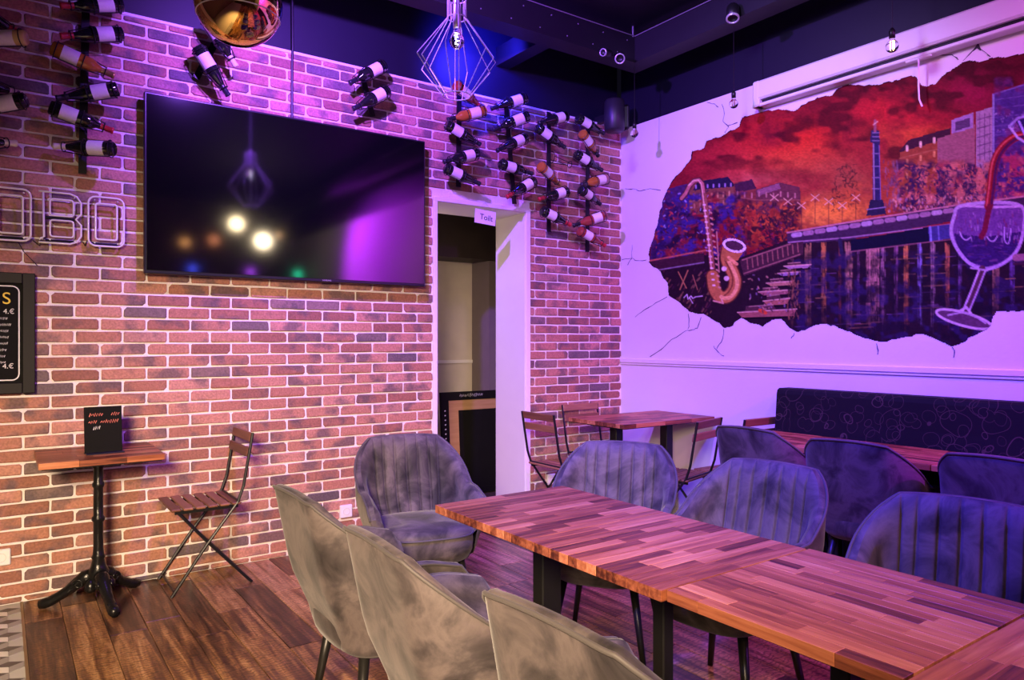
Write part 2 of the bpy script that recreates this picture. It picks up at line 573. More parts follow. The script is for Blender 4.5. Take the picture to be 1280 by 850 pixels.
brick_list.sort(key=px_area, reverse=True)
cache = {}
rest_v, rest_f = [], []
for i, (p, q, z0, z1) in enumerate(brick_list):
    wd, ht = q - p, z1 - z0
    ctr = ((p + q) / 2, D, (z0 + z1) / 2)
    if i < 300:
        key = (round(wd, 3), round(ht, 3), rng.randrange(14))
        if key not in cache:
            me = bpy.data.meshes.new('brick')
            v, f = brick_geo(wd, ht, rng); me.from_pydata(v, [], f); me.materials.append(M_BRICK); me.update()
            cache[key] = me
        o = bpy.data.objects.new('brick', cache[key]); o.location = (ctr[0], ctr[1] + rng.uniform(-0.002, 0.002), ctr[2])
        link(o, wall_back)
    else:
        v, f = brick_geo(wd, ht, rng)
        n0 = len(rest_v)
        rest_v += [(x + ctr[0], y + ctr[1], z + ctr[2]) for x, y, z in v]
        rest_f += [tuple(n0 + t for t in ff) for ff in f]
me = bpy.data.meshes.new('bricks'); me.from_pydata(rest_v, [], rest_f); me.materials.append(M_BRICK); me.update()
tag(obj('brickwork', me, None, wall_back), kind='stuff')

# ---- doorway and the passage behind it
door = tag(empty('door_1', (0, 0, 0)), kind='structure')
bm = BM()
for x0, x1 in ((DX0 - 0.034, DX0), (DX1, DX1 + 0.044)):
    box(bm, x0, x1, D - 0.014, D + 0.02, 0, DZ + 0.03, bev=0.003)
obj('jamb_trim', bm, M_TRIM, door)
obj('head_trim', bbox(DX0 - 0.034, DX1 + 0.044, D - 0.015, D + 0.02, DZ, DZ + 0.032, bev=0.003), M_TRIM, door)
bm = BM()
box(bm, DX1 - 0.004, DX1 + 0.001, D + 0.0, D + 0.402, 0, DZ)
box(bm, DX0 - 0.001, DX0 + 0.004, D + 0.0, D + 0.402, 0, DZ)
box(bm, DX0, DX1, D + 0.0, D + 0.402, DZ - 0.004, DZ + 0.001)
obj('reveal_lining', bm, M_TRIM, door)
PB = 5.9
bm = BM()
box(bm, 2.2, RW, PB, PB + 0.08, 0, 2.9)
box(bm, 2.12, 2.2, D + 0.40, PB + 0.08, 0, 2.9)
passage = tag(obj('wall_passage', bm, mat('passage_cream_paint', (0.62, 0.56, 0.48), 0.7)), kind='structure')
tag(obj('ceiling_passage', bbox(2.12, RW, D + 0.402, PB + 0.08, 2.9, 2.96), M_CEIL), kind='structure')
obj('dado_line', bbox(2.2, RW, PB - 0.012, PB, 1.14, 1.17), M_TRIM, passage)
# dark bulkhead and half-open dark leaf in the passage
obj('bulkhead', bbox(2.3, RW - 0.02, PB - 0.34, PB - 0.002, 2.10, 2.88), mat('dark_brown_paint', (0.03, 0.02, 0.018), 0.6), passage)
obj('side_panel', bbox(3.71, 3.86, PB - 0.30, PB - 0.002, 0, 2.098), mat('taupe_paint', (0.16, 0.13, 0.14), 0.6), passage)
light('passage_lamp', 'POINT', (2.6, 5.3, 2.0), None, 5.5, (1.0, 0.78, 0.5), 0.06)  # unseen light added to brighten the cream wall of the passage

# framed board leaning inside the passage
fb = tag(empty('framed_board', (3.56, 5.42, 0)), 'black framed chalkboard with inner pine frame leaning in the passage', 'board')
fb.rotation_euler = (R(-4), 0, 0)
bm = BM()
W2, HB = 0.44, 0.905
box(bm, -W2, -W2 + 0.075, -0.015, 0.015, 0, HB); box(bm, W2 - 0.075, W2, -0.015, 0.015, 0, HB)
box(bm, -W2 + 0.075, W2 - 0.075, -0.015, 0.015, HB - 0.075, HB); box(bm, -W2 + 0.075, W2 - 0.075, -0.015, 0.015, 0, 0.05)
obj('outer_frame', bm, M_CHALKBOARD, fb)
bm = BM()
a0 = W2 - 0.075
box(bm, -a0, -a0 + 0.10, -0.008, 0.014, 0.05, HB - 0.075); box(bm, a0 - 0.10, a0, -0.008, 0.014, 0.05, HB - 0.075)
box(bm, -a0 + 0.10, a0 - 0.10, -0.008, 0.014, HB - 0.165, HB - 0.075)
obj('inner_frame', bm, M_PINE, fb)
obj('panel', bbox(-a0 + 0.10, a0 - 0.10, -0.004, 0.012, 0.05, HB - 0.165), M_CHALKBOARD, fb)
bm = BM()
for i in range(12):
    strip(bm, [(-W2 + 0.03, -0.0155, 0.3 + i * 0.04), (-W2 + 0.042, -0.0155, 0.306 + i * 0.04)], 0.01, (0, -1, 0))
scribble(bm, (-0.25, -0.0155, HB - 0.035), (1, 0, 0), (0, 0, 1), (0, -1, 0), 0.24, 0.03, rng, 0.004)
obj('chalk_marks', bm, M_CHALK, fb)

# ---- plank floor
PW = 0.158
ncol = int((RW - 0.095) / PW) + 1
prnd = random.Random(5)
for i in range(ncol):
    x0 = 0.095 + i * PW; x1 = min(x0 + PW, RW - 0.002)
    if x1 - x0 < 0.03:
        continue
    y = -1.6 + prnd.uniform(-0.9, 0)
    yend = 4.533 if not (x0 > DX0 and x1 < DX1) else PB - 0.01
    while y < yend - 0.01:
        L = prnd.uniform(0.85, 1.35)
        y1 = min(y + L, yend)
        if y1 - y > 0.04 and y1 > -1.4:
            o = obj('plank', bbox(-(y1 - y) / 2 + 0.0012, (y1 - y) / 2 - 0.0012, -(x1 - x0) / 2 + 0.0012, (x1 - x0) / 2 - 0.0012, -0.012, 0, bev=0.0018),
                    M_FLOOR, floor, ((x0 + x1) / 2, (y + y1) / 2, prnd.uniform(-0.0008, 0.0)), (0, 0, PI / 2))
        y = y1
obj('threshold_strip', bbox(0.084, 0.096, -2, D - 0.005, -0.012, 0.001), mat('brass_strip', (0.3, 0.22, 0.12), 0.4, 0.6), floor)
# rhombus tiles beside the planks
E = 0.062
TM = [mat('tile_white', (0.72, 0.70, 0.66), 0.35, var=0.06), mat('tile_grey', (0.30, 0.29, 0.28), 0.35, var=0.08), mat('tile_dark', (0.075, 0.07, 0.07), 0.35, var=0.1)]


def rhomb(e1, e2, m):
    bm = BM()
    k = 0.975
    c = (Vector(e1) + Vector(e2)) / 2
    q = [Vector((0, 0)), Vector(e1), Vector(e1) + Vector(e2), Vector(e2)]
    q = [c + (p - c) * k for p in q]
    t = [bm.verts.new((p.x, p.y, 0)) for p in q]; bt = [bm.verts.new((p.x, p.y, -0.012)) for p in q]
    bm.faces.new(t)
    for i in range(4):
        bm.faces.new((t[i], bt[i], bt[(i + 1) % 4], t[(i + 1) % 4]))
    me = bpy.data.meshes.new('tile'); bmesh.ops.recalc_face_normals(bm, faces=bm.faces); bm.to_mesh(me); bm.free()
    me.materials.append(m)
    return me


dirs = [Vector((math.cos(R(a)), math.sin(R(a)))) * E for a in (30, 150, 270)]
tmesh = [rhomb(dirs[0], dirs[1], TM[2]), rhomb(dirs[1], dirs[2], TM[0]), rhomb(dirs[2], dirs[0], TM[1])]
for jy in range(0, 32):
    for ix in range(-3, 2):
        cx = 0.083 - 0.5 * math.sqrt(3) * E + ix * math.sqrt(3) * E + (jy % 2) * math.sqrt(3) / 2 * E
        cy = 2.2 - 0.03 + jy * 1.5 * E
        if cx > 0.083 - 0.5 * math.sqrt(3) * E + 0.001 or cx < -0.25 or cy > D - 0.065:
            continue
        for t in tmesh:
            o = bpy.data.objects.new('tile', t); o.location = (cx, cy, 0.0); link(o, floor)
obj('tile_grout', bbox(XL, 0.084, YB, D, -0.013, -0.003), mat('grout', (0.5, 0.48, 0.45), 0.8), floor)

# ---- ceiling frame of beams
frame_c = tag(empty('trim_2', (0, 0, 0)), kind='structure')
obj('beam', bbox(XL, 4.06, 3.90, 4.06, 3.45, 3.64), M_BEAM, frame_c)
obj('beam', bbox(3.90, 4.06, YB, 3.90, 3.45, 3.64), M_BEAM, frame_c)
obj('beam', bbox(3.10, 3.22, 4.06, D + 0.05, 3.46, 3.60), M_BEAM, frame_c)
obj('beam', bbox(0.85, 0.97, 4.06, D + 0.05, 3.46, 3.60), M_BEAM, frame_c)
for x in (0.4, 1.6, 2.8, 3.9):
    obj('hanger_rod', tube(BM(), [(x + 0.05, 3.97, 3.63), (x + 0.05, 3.97, ZC)], 0.006, 6), M_CHROME, frame_c)
bm = BM(); tube(bm, [(XL, 3.893, 3.645), (3.893, 3.893, 3.645), (3.893, 0.5, 3.645)], 0.004, 6)
obj('conduit', bm, mat('grey_conduit', (0.28, 0.26, 0.3), 0.4, 0.4), frame_c)
bm = BM()
for i in range(14):
    x = 0.6 + i * 0.24
    for z in (3.49, 3.60):
        lathe(bm, [(0, 0.004), (0.004, 0.003), (0.005, 0)], 8, Matrix.Translation((x + (0.1 if z > 3.5 else 0), 3.899, z)) @ Matrix.Rotation(PI / 2, 4, 'X'))
tag(obj('bolt_heads', bm, MATS['grey_conduit'], frame_c), kind='stuff')

# ================================================================== velvet armchairs


def chair_meshes():
    w2, xb, xf, rc = 0.285, -0.255, 0.20, 0.145
    ls, la, lb = (xf - (xb + rc)), rc * PI / 2, 2 * (w2 - rc)
    total = 2 * ls + 2 * la + lb

    def plan(s):
        """s = arc distance from the middle of the back; returns point and outward normal"""
        sg = 1 if s >= 0 else -1
        d = abs(s)
        if d <= lb / 2:
            p, n = Vector((xb, d)), Vector((-1, 0))
        elif d <= lb / 2 + la:
            a = (d - lb / 2) / rc
            n = Vector((-math.cos(a), math.sin(a)))
            p = Vector((xb + rc, w2 - rc)) + n * rc
        else:
            e = d - lb / 2 - la
            n = Vector((0, 1)); p = Vector((xb + rc + e, w2))
        return Vector((p.x, p.y * sg)), Vector((n.x, n.y * sg))

    def smooth(a, b, x):
        t = min(1, max(0, (x - a) / (b - a)))
        return t * t * (3 - 2 * t)

    def top(s):
        d = abs(s)
        z = 0.865 - 0.012 * (d / 0.2) ** 2 if d < 0.2 else 0.853
        t = min(1, max(0, (d - 0.185) / 0.255))
        tt = smooth(0.0, 1.0, t) * 0.3 + t * 0.7
        z = z - 0.215 * tt
        z -= 0.035 * smooth(total / 2 - 0.2, total / 2, d)
        z -= 0.05 * smooth(total / 2 - 0.05, total / 2, d)
        return z

    def place(p, n, z, off):
        k = 0.78 + 0.22 * smooth(0.30, 0.60, z)
        q = Vector((p.x * k, p.y * k)) + n * off
        back = min(1, max(0, (0.05 - p.x) / 0.30))
        q.x -= 0.20 * max(0, z - 0.45) * back
        return Vector((q.x, q.y, z))

    NS = 168
    th = 0.040
    per = 0.060
    svals = [-total / 2 + total * i / 110 for i in range(111)]
    for g in range(-3, 4):
        svals += [g * per + e for e in (-0.009, -0.006, -0.003, 0, 0.003, 0.006, 0.009)]
    svals = sorted(svals)
    svals = [a for i, a in enumerate(svals) if i == 0 or a - svals[i - 1] > 0.0012]
    outer = BM()
    rows = []
    for s in svals:
        p, n = plan(s); zt = top(s) - 0.012
        col = []
        for z, sc, ins in ((0.315, 0.55, 0), (0.322, 0.86, 0), (0.345, 0.985, 0)):
            v = place(p * sc, n, z, 0); col.append(outer.verts.new(v))
        for j in range(9):
            z = 0.37 + (zt - 0.37) * j / 8
            col.append(outer.verts.new(place(p, n, z, 0)))
        for a in (30, 65, 90, 115):
            col.append(outer.verts.new(place(p, n, zt + 0.012 * math.sin(R(a)), -th / 2 + th / 2 * math.cos(R(a)))))
        rows.append(col)
    for a, b in zip(rows[:-1], rows[1:]):
        for j in range(len(a) - 1):
            outer.faces.new((a[j], a[j + 1], b[j + 1], b[j]))
    # inner channelled face
    inner = BM()
    irows = []
    for s in svals:
        p, n = plan(s); zt = top(s) - 0.012
        ds_ = abs(s - per * round(s / per))
        ch = 1.0 - math.exp(-(ds_ / 0.0045) ** 2) if abs(s) < per * 3.4 else 1.0
        if abs(s) < per * 3.6:
            ch = ch * (0.75 + 0.25 * math.sin(PI * ((s / per) % 1.0)))
        fade = 1.0
        col = [inner.verts.new(place(p, n, zt + 0.012 * math.sin(R(115)), -th / 2 + th / 2 * math.cos(R(115))))]
        for j in range(11):
            f = j / 10
            z = zt - 0.0 - (zt - 0.38) * f
            g = smooth(0.0, 0.10, f)
            off = -th - 0.016 * g * ch - 0.02 * smooth(0.2, 0.9, f)
            col.append(inner.verts.new(place(p, n, z, off)))
        irows.append(col)
    for a, b in zip(irows[:-1], irows[1:]):
        for j in range(len(a) - 1):
            inner.faces.new((a[j], b[j], b[j + 1], a[j + 1]))
    # arm fronts
    for end in (0, -1):
        a = [inner.verts.new(v.co) for v in rows[end][2:]] ; b = irows[end][1:]
        poly = a + b
        c = inner.verts.new(sum((v.co for v in poly), Vector()) / len(poly) + Vector((0.018, 0, 0)))
        for i in range(len(poly) - 1):
            inner.faces.new((poly[i], poly[i + 1], c))
    pipe = BM()
    tube(pipe, [place(*plan(s), top(s) - 0.006, 0.001) for s in svals[::2]], 0.0055, 6)
    # seat cushion
    seat = BM()
    NP = 48

    def sq(a, sx, sy, e=3.4):
        c, s_ = math.cos(a), math.sin(a)
        return (math.copysign(abs(c) ** (2 / e), c) * sx, math.copysign(abs(s_) ** (2 / e), s_) * sy)
    prof = [(0.30, 0.325), (0.82, 0.328), (0.93, 0.345), (0.985, 0.38), (1.0, 0.42), (0.985, 0.455), (0.93, 0.478), (0.80, 0.488), (0.5, 0.494)]
    rings = []
    for f, z in prof:
        ring = []
        for k in range(NP):
            x, y = sq(2 * PI * k / NP, 0.255 * f, 0.225 * f)
            ring.append(seat.verts.new((x + 0.030, y, z + (0.012 if x > 0.1 else 0) * (1 if z > 0.45 else 0))))
        rings.append(ring)
    for a, b in zip(rings[:-1], rings[1:]):
        for k in range(NP):
            seat.faces.new((a[k], a[(k + 1) % NP], b[(k + 1) % NP], b[k]))
    seat.faces.new(rings[0][::-1]); seat.faces.new(rings[-1])
    spipe = BM()
    tube(spipe, [((sq(2 * PI * k / 64, 0.255, 0.225)[0] + 0.030), sq(2 * PI * k / 64, 0.255, 0.225)[1], 0.458) for k in range(64)], 0.0045, 6, closed=True)
    legs = []
    for sx in (-1, 1):
        for sy in (-1, 1):
            legs.append(tube(BM(), [(sx * 0.155 + 0.02, sy * 0.15, 0.335), (sx * 0.205 + 0.02, sy * 0.205, 0.0)], [0.019, 0.0115], 12))
    out = {}

    def fin(name, b, m):
        bmesh.ops.remove_doubles(b, verts=b.verts, dist=0.00001)
        bmesh.ops.recalc_face_normals(b, faces=b.faces)
        me = bpy.data.meshes.new(name); b.to_mesh(me); b.free()
        me.polygons.foreach_set('use_smooth', [True] * len(me.polygons)); me.materials.append(m)
        return me
    return [('shell', fin('shell', outer, M_VELVET)), ('channelled_back', fin('channelled_back', inner, M_VELVET)), ('piping', fin('piping', pipe, M_PIPING)),
            ('seat', fin('seat', seat, M_VELVET)), ('seat_piping', fin('seat_piping', spipe, M_PIPING))] + [('leg', fin('leg', l, M_LEG)) for l in legs]


CH = chair_meshes()


def velvet_chair(back, face_deg, label, group=None):
    """back = where the middle of the top of the backrest is, face_deg = direction the sitter looks"""
    a = R(face_deg)
    loc = (back[0] + 0.335 * math.cos(a), back[1] + 0.335 * math.sin(a), 0)
    t = tag(empty('velvet_armchair', loc, a), label, 'armchair', group)
    for nm, me in CH:
        o = obj(nm, me, None, t)
        if nm == 'channelled_back':
            o['label'] = 'vertically channelled velvet inner back'
    return t


# along the long wooden table, backs to the brick side
velvet_chair((0.775, 2.36), 0, 'grey velvet armchair turned away at the long table, closest to the brick wall')
velvet_chair((0.755, 1.69), -2, 'grey velvet armchair turned away, middle of the three lined up at the long table')
velvet_chair((0.80, 1.04), 2, 'grey velvet armchair turned away at the long table, farthest from the brick wall')
velvet_chair((1.74, 3.45), -103, 'purple-lit velvet armchair at the head of the long table by the doorway')
velvet_chair((2.50, 2.58), 214, 'blue-lit velvet armchair with channelled back, turned askew at the far table corner')
velvet_chair((2.60, 1.80), 187, 'dark velvet armchair with channelled back, between the askew one and its wider neighbour')
velvet_chair((2.50, 1.04), 194, 'dark velvet armchair with channelled back facing the table with lengthwise staves')
velvet_chair((3.47, 2.60), 0, 'dark velvet armchair seen from behind, at the bench table next to the folding chairs')
velvet_chair((3.42, 1.955), 6, 'dark velvet armchair seen from behind, middle one at the bench tables')
velvet_chair((3.47, 1.33), 0, 'dark velvet armchair seen from behind, below the wine glass of the mural')

# ================================================================== tables of acacia staves


def stave_top(parent, sx, sy, ztop, along, seed, th=0.028, swd=0.040):
    """tabletop sx * sy centred on the parent, staves along 'x' or 'y'"""
    rnd = random.Random(seed)
    core = obj('tabletop', bbox(-sx / 2 + 0.012, sx / 2 - 0.012, -sy / 2 + 0.012, sy / 2 - 0.012, ztop - th - 0.006, ztop - th + 0.002), M_BLACK, parent)
    L, W = (sx, sy) if along == 'x' else (sy, sx)
    n = max(2, round(W / swd)); sw = W / n
    for i in range(n):
        c = -W / 2 + (i + 0.5) * sw
        a = -L / 2
        first = rnd.uniform(0.08, 0.30)
        cuts = [a]
        q = a + first
        while q < L / 2 - 0.06:
            cuts.append(q); q += rnd.uniform(0.16, 0.34)
        cuts.append(L / 2)
        for p0, p1 in zip(cuts[:-1], cuts[1:]):
            l2 = (p1 - p0) / 2
            bm = bbox(-l2 + 0.0003, l2 - 0.0003, -sw / 2 + 0.0003, sw / 2 - 0.0003, -th, 0, bev=0.0008)
            m = (p0 + p1) / 2
            if along == 'x':
                obj('stave', bm, M_STAVE, core, (m, c, ztop))
            else:
                obj('stave', bm, M_STAVE, core, (c, m, ztop), (0, 0, PI / 2))
    return core


def column_table(loc, sx, sy, h, along, seed, label, cat='table', cols=((0, 0),), csec=(0.075, 0.05), group=None, base=0.19, head=0.15):
    t = tag(empty('wooden_table', (loc[0], loc[1], 0)), label, cat, group)
    stave_top(t, sx, sy, h, along, seed)
    for cx, cy in cols:
        obj('column', bbox(cx - csec[0] / 2, cx + csec[0] / 2, cy - csec[1] / 2, cy + csec[1] / 2, 0.012, h - 0.044, bev=0.004), M_BLACK, t)
        obj('head_plate', bbox(cx - 0.15, cx + 0.15, cy - head, cy + head, h - 0.044, h - 0.034, bev=0.002), M_BLACK, t)
        obj('base_plate', bbox(cx - max(base, 0.15), cx + max(base, 0.15), cy - base, cy + base, 0.0005, 0.012, bev=0.003), M_BLACK, t)
    return t


TZ = 0.76
TX = 1.59
column_table((TX, 2.026), 0.598, 0.556, TZ, 'x', 3, 'square stave-topped table at the end of the row by the doorway chair', group=None, csec=(0.085, 0.06))
column_table((TX, 1.474), 0.600, 0.544, TZ, 'x', 4, 'square stave-topped table, second from the doorway end of the row', csec=(0.045, 0.045))
column_table((TX + 0.012, 0.920), 0.594, 0.556, TZ, 'y', 8, 'square stave-topped table whose staves run lengthwise along the row', csec=(0.05, 0.05))
column_table((TX + 0.02, 0.356), 0.606, 0.560, TZ, 'x', 6, 'square stave-topped table just past the lengthwise-staved one, farthest from the doorway')
column_table((3.875, 3.80), 0.93, 0.58, 0.79, 'x', 21, 'wide wooden table on two black columns in the corner', cols=((-0.26, 0), (0.26, 0)), csec=(0.07, 0.07), base=0.12)
column_table((3.910, 2.605), 0.54, 0.59, TZ, 'y', 31, 'wooden bench table next to the end of the banquette', cols=((0.0, -0.285), (0.0, 0.28)), csec=(0.05, 0.03), base=0.014, head=0.014)
column_table((3.910, 1.985), 0.54, 0.64, TZ, 'y', 33, 'wooden bench table in front of the middle of the banquette', cols=((0.0, -0.305), (0.0, 0.305)), csec=(0.05, 0.03), base=0.014, head=0.014)
column_table((3.910, 1.34), 0.54, 0.64, TZ, 'y', 35, 'wooden bench table farther along, behind the armchair under the mural glass', cols=((0.0, -0.305), (0.0, 0.305)), csec=(0.05, 0.03), base=0.014, head=0.014)

# ================================================================== bistro table with cast iron foot
bt = tag(empty('bistro_table', (0.412, 4.262, 0)), 'small square bistro table on a black cast iron pedestal by the brick wall', 'table')
stave_top(bt, 0.535, 0.53, 0.785, 'x', 41, 0.03, 0.05)
prof = [(0.0, 0.10), (0.052, 0.10), (0.058, 0.125), (0.045, 0.15), (0.050, 0.17), (0.036, 0.20), (0.028, 0.235), (0.034, 0.245), (0.026, 0.26), (0.0235, 0.30),
        (0.0235, 0.425), (0.031, 0.435), (0.031, 0.448), (0.0235, 0.458), (0.0225, 0.60), (0.029, 0.61), (0.029, 0.622), (0.0225, 0.632), (0.023, 0.70), (0.045, 0.735), (0.0, 0.736)]
obj('pedestal', lathe(BM(), prof, 20), M_IRON, bt, smooth=True)
obj('head_plate', bbox(-0.12, 0.12, -0.12, 0.12, 0.733, 0.75, bev=0.004), M_IRON, bt)
for ang in (160, -80, 40):
    ca, sa = math.cos(R(ang)), math.sin(R(ang))
    pr = [(0.02, 0.155, 0.034), (0.06, 0.145, 0.036), (0.10, 0.115, 0.031), (0.14, 0.082, 0.026), (0.18, 0.058, 0.024), (0.215, 0.038, 0.026), (0.245, 0.028, 0.027), (0.268, 0.024, 0.022)]
    bm = BM(); tube(bm, [(r_ * ca, r_ * sa, z) for r_, z, _ in pr], [q for _, _, q in pr], 12)
    foot = obj('foot', bm, M_IRON, bt, smooth=True)
    bm = BM()
    for side in (-1, 1):      # cast scrolls along the foot
        pts = []
        for k in range(26):
            a = k / 25 * 2.6 * PI
            rr = 0.026 * (1 - k / 34)
            pts.append((0.085 * ca + rr * math.cos(a) * ca - side * 0.030 * sa, 0.085 * sa + rr * math.cos(a) * sa + side * 0.030 * ca, 0.118 + rr * math.sin(a)))
        tube(bm, pts, 0.006, 6)
        tube(bm, [((0.11 + 0.03 * j) * ca - side * (0.022 - 0.002 * j) * sa, (0.11 + 0.03 * j) * sa + side * (0.022 - 0.002 * j) * ca, 0.098 - 0.021 * j + 0.004 * j * j * 0.6) for j in range(5)], 0.006, 6)
    obj('scroll', bm, M_IRON, foot, smooth=True)
    a2 = R(ang + 60)
    bm = BM(); lathe(bm, [(0, 0.0), (0.02, 0.004), (0.030, 0.02), (0.026, 0.045), (0.012, 0.065), (0, 0.07)], 10, Matrix.Translation((0.050 * math.cos(a2), 0.050 * math.sin(a2), 0.075)))
    obj('acanthus_boss', bm, M_IRON, bt, smooth=True)

# little chalkboard sign standing on the bistro table
sg = tag(empty('tabletop_sign', (0.43, 4.20, 0.7862), R(4)), 'small black chalkboard sign with red handwriting standing on the bistro table', 'sign')
SW, SH = 0.085, 0.235
obj('board', bbox(-SW, SW, -0.004, 0.004, 0.004, SH, bev=0.001), M_CHALKBOARD, sg, rot=(R(-6), 0, 0))
obj('foot', bbox(-SW, SW, -0.055, 0.03, 0, 0.006, bev=0.001), mat('blue_black_plastic', (0.012, 0.012, 0.03), 0.35), sg)
srnd = random.Random(2)
for row_, (zz, spans, mm) in enumerate(((0.195, ((-0.062, 0.060), (0.012 + 0.025, 0.036)), M_CHALKRED), (0.158, ((-0.066, 0.036), (-0.012, 0.08)), M_CHALKRED), (0.128, ((-0.045, 0.03),), M_CHALK))):
    bm = BM()
    for x0, ln in spans:
        scribble(bm, (x0, -0.0046, zz), (1, 0, 0), (0, 0, 1), (0, -1, 0), ln, 0.018, srnd, 0.0035)
    obj('handwriting', bm, mm, sg, rot=(R(-6), 0, 0))

# ================================================================== folding bistro chairs


def folding_chair_parts():
    hw = 0.185
    P = []
    for s in (-1, 1):
        y = s * hw
        P.append(('long_leg', tube(BM(), [(0.205, y, 0.0), (0.03, y, 0.25), (-0.135, y, 0.465), (-0.165, y, 0.55), (-0.215, y, 0.84)], 0.0085, 8), M_BLACK))
        y2 = s * (hw - 0.022)
        P.append(('short_leg', tube(BM(), [(-0.215, y2, 0.0), (0.02, y2, 0.262), (0.165, y2, 0.437)], 0.0085, 8), M_BLACK))
        bm = BM(); box(bm, -0.14, 0.185, s * (hw - 0.018) - 0.006, s * (hw - 0.018) + 0.006, 0.432, 0.448)
        P.append(('seat_rail', bm, M_BLACK))
    P.append(('stretcher', tube(BM(), [(0.188, -hw, 0.025), (0.188, hw, 0.025)], 0.006, 8), M_BLACK))
    P.append(('stretcher', tube(BM(), [(-0.19, -hw + 0.022, 0.028), (-0.19, hw - 0.022, 0.028)], 0.006, 8), M_BLACK))
    P.append(('stretcher', tube(BM(), [(-0.138, -hw, 0.468), (-0.138, hw, 0.468)], 0.006, 8), M_BLACK))
    for i in range(6):
        x = -0.128 + i * 0.062
        P.append(('slat', None, (x, 0.45)))
    for x, z in ((-0.198, 0.735), (-0.217, 0.815)):
        P.append(('back_slat', None, (x, z)))
    return P


FC = []
_sl = bbox(-0.192, 0.192, -0.0245, 0.0245, 0, 0.014, bev=0.004)
_slm = bpy.data.meshes.new('slat'); _sl.to_mesh(_slm); _sl.free(); _slm.materials.append(M_SLAT)
_bs = bbox(-0.185, 0.185, -0.026, 0.026, -0.007, 0.007, bev=0.004)
_bsm = bpy.data.meshes.new('back_slat'); _bs.to_mesh(_bsm); _bs.free(); _bsm.materials.append(M_SLAT)
for nm, bm, x in folding_chair_parts():
    if nm == 'slat':
        FC.append((nm, _slm, (x[0], 0, x[1]), (0, 0, PI / 2)))
    elif nm == 'back_slat':
        FC.append((nm, _bsm, (x[0] + 0.012, 0, x[1]), (R(80), 0, PI / 2)))
    else:
        bmesh.ops.recalc_face_normals(bm, faces=bm.faces)
        me = bpy.data.meshes.new(nm); bm.to_mesh(me); bm.free(); me.materials.append(x)
        FC.append((nm, me, (0, 0, 0), (0, 0, 0)))


def folding_chair(loc, face, label):
    t = tag(empty('folding_chair', (loc[0], loc[1], 0), R(face)), label, 'chair')
    for nm, me, l, r_ in FC:
        obj(nm, me, None, t, l, r_)
    return t


folding_chair((0.94, 4.325), 180, 'folding slatted bistro chair standing beside the cast iron pedestal table')
folding_chair((3.33, 4.08), 0, 'folding slatted chair by the doorway frame, drawn up to the corner table')
folding_chair((3.86, 4.27), -90, 'folding slatted chair between corner table and brick wall')
folding_chair((3.72, 3.30), 105, 'folding slatted chair with its back to the armchairs at the corner table')
folding_chair((4.14, 3.17), 90, 'folding slatted chair close to the white wall, next to the banquette end')

# ================================================================== banquette along the mural wall
bq = tag(empty('banquette', (0, 0, 0)), 'long dark banquette with swirl-patterned upholstered back below the mural', 'bench')


def swirl_material():
    m = bpy.data.materials.new('swirl_fabric'); m.use_nodes = True
    nt = m.node_tree; b = nt.nodes['Principled BSDF']
    tc = N(nt, 'ShaderNodeTexCoord')
    total = None
    for i, (sc_, lo) in enumerate(((8.5, 0.34), (11.0, 0.38), (6.5, 0.42))):
        mp = N(nt, 'ShaderNodeMapping'); mp.inputs['Location'].default_value = (i * 3.1, i * 1.7, i * 0.9); mp.inputs['Scale'].default_value = (0.2, 1, 1)
        nt.links.new(tc.outputs['Object'], mp.inputs[0])
        nz = N(nt, 'ShaderNodeTexNoise'); nz.inputs['Scale'].default_value = 3.0
        nt.links.new(mp.outputs[0], nz.inputs['Vector'])
        ad = N(nt, 'ShaderNodeVectorMath', operation='ADD')
        sc2 = N(nt, 'ShaderNodeVectorMath', operation='SCALE'); sc2.inputs['Scale'].default_value = 0.14
        nt.links.new(nz.outputs['Color'], sc2.inputs[0])
        nt.links.new(mp.outputs[0], ad.inputs[0]); nt.links.new(sc2.outputs[0], ad.inputs[1])
        vo = N(nt, 'ShaderNodeTexVoronoi'); vo.inputs['Scale'].default_value = sc_; vo.inputs['Randomness'].default_value = 1.0
        nt.links.new(ad.outputs[0], vo.inputs['Vector'])
        ring = math_node(nt, 'LESS_THAN', math_node(nt, 'ABSOLUTE', math_node(nt, 'SUBTRACT', vo.outputs['Distance'], lo)), 0.010)
        total = ring if total is None else math_node(nt, 'MAXIMUM', total, ring)
    mx = N(nt, 'ShaderNodeMix', data_type='RGBA')
    nt.links.new(total, mx.inputs['Factor'])
    mx.inputs['A'].default_value = (0.004, 0.004, 0.006, 1); mx.inputs['B'].default_value = (0.055, 0.034, 0.032, 1)
    nt.links.new(mx.outputs['Result'], b.inputs['Base Color'])
    b.inputs['Roughness'].default_value = 0.7
    b.inputs['Specular IOR Level'].default_value = 0.2
    return m


M_SWIRL = swirl_material()
BY0, BY1 = -1.2, 2.90
prof = [(4.245, 1.040), (4.225, 1.028), (4.218, 1.005), (4.205, 0.85), (4.180, 0.66), (4.160, 0.48), (4.355, 0.48), (4.355, 1.040)]
bm = BM()
fa = [bm.verts.new((x, BY0, z)) for x, z in prof]; fb_ = [bm.verts.new((x, BY1, z)) for x, z in prof]
for i in range(len(prof)):
    bm.faces.new((fa[i], fa[(i + 1) % len(prof)], fb_[(i + 1) % len(prof)], fb_[i]))
bm.faces.new(fa); bm.faces.new(fb_[::-1])
obj('backrest', bm, M_SWIRL, bq)
obj('seat', bbox(4.09, 4.355, BY0, BY1, 0.36, 0.479, bev=0.025), M_SWIRL, bq)
obj('plinth', bbox(4.10, 4.355, BY0 + 0.02, BY1 - 0.02, 0.001, 0.36), mat('black_plinth', (0.012, 0.012, 0.013), 0.5), bq)

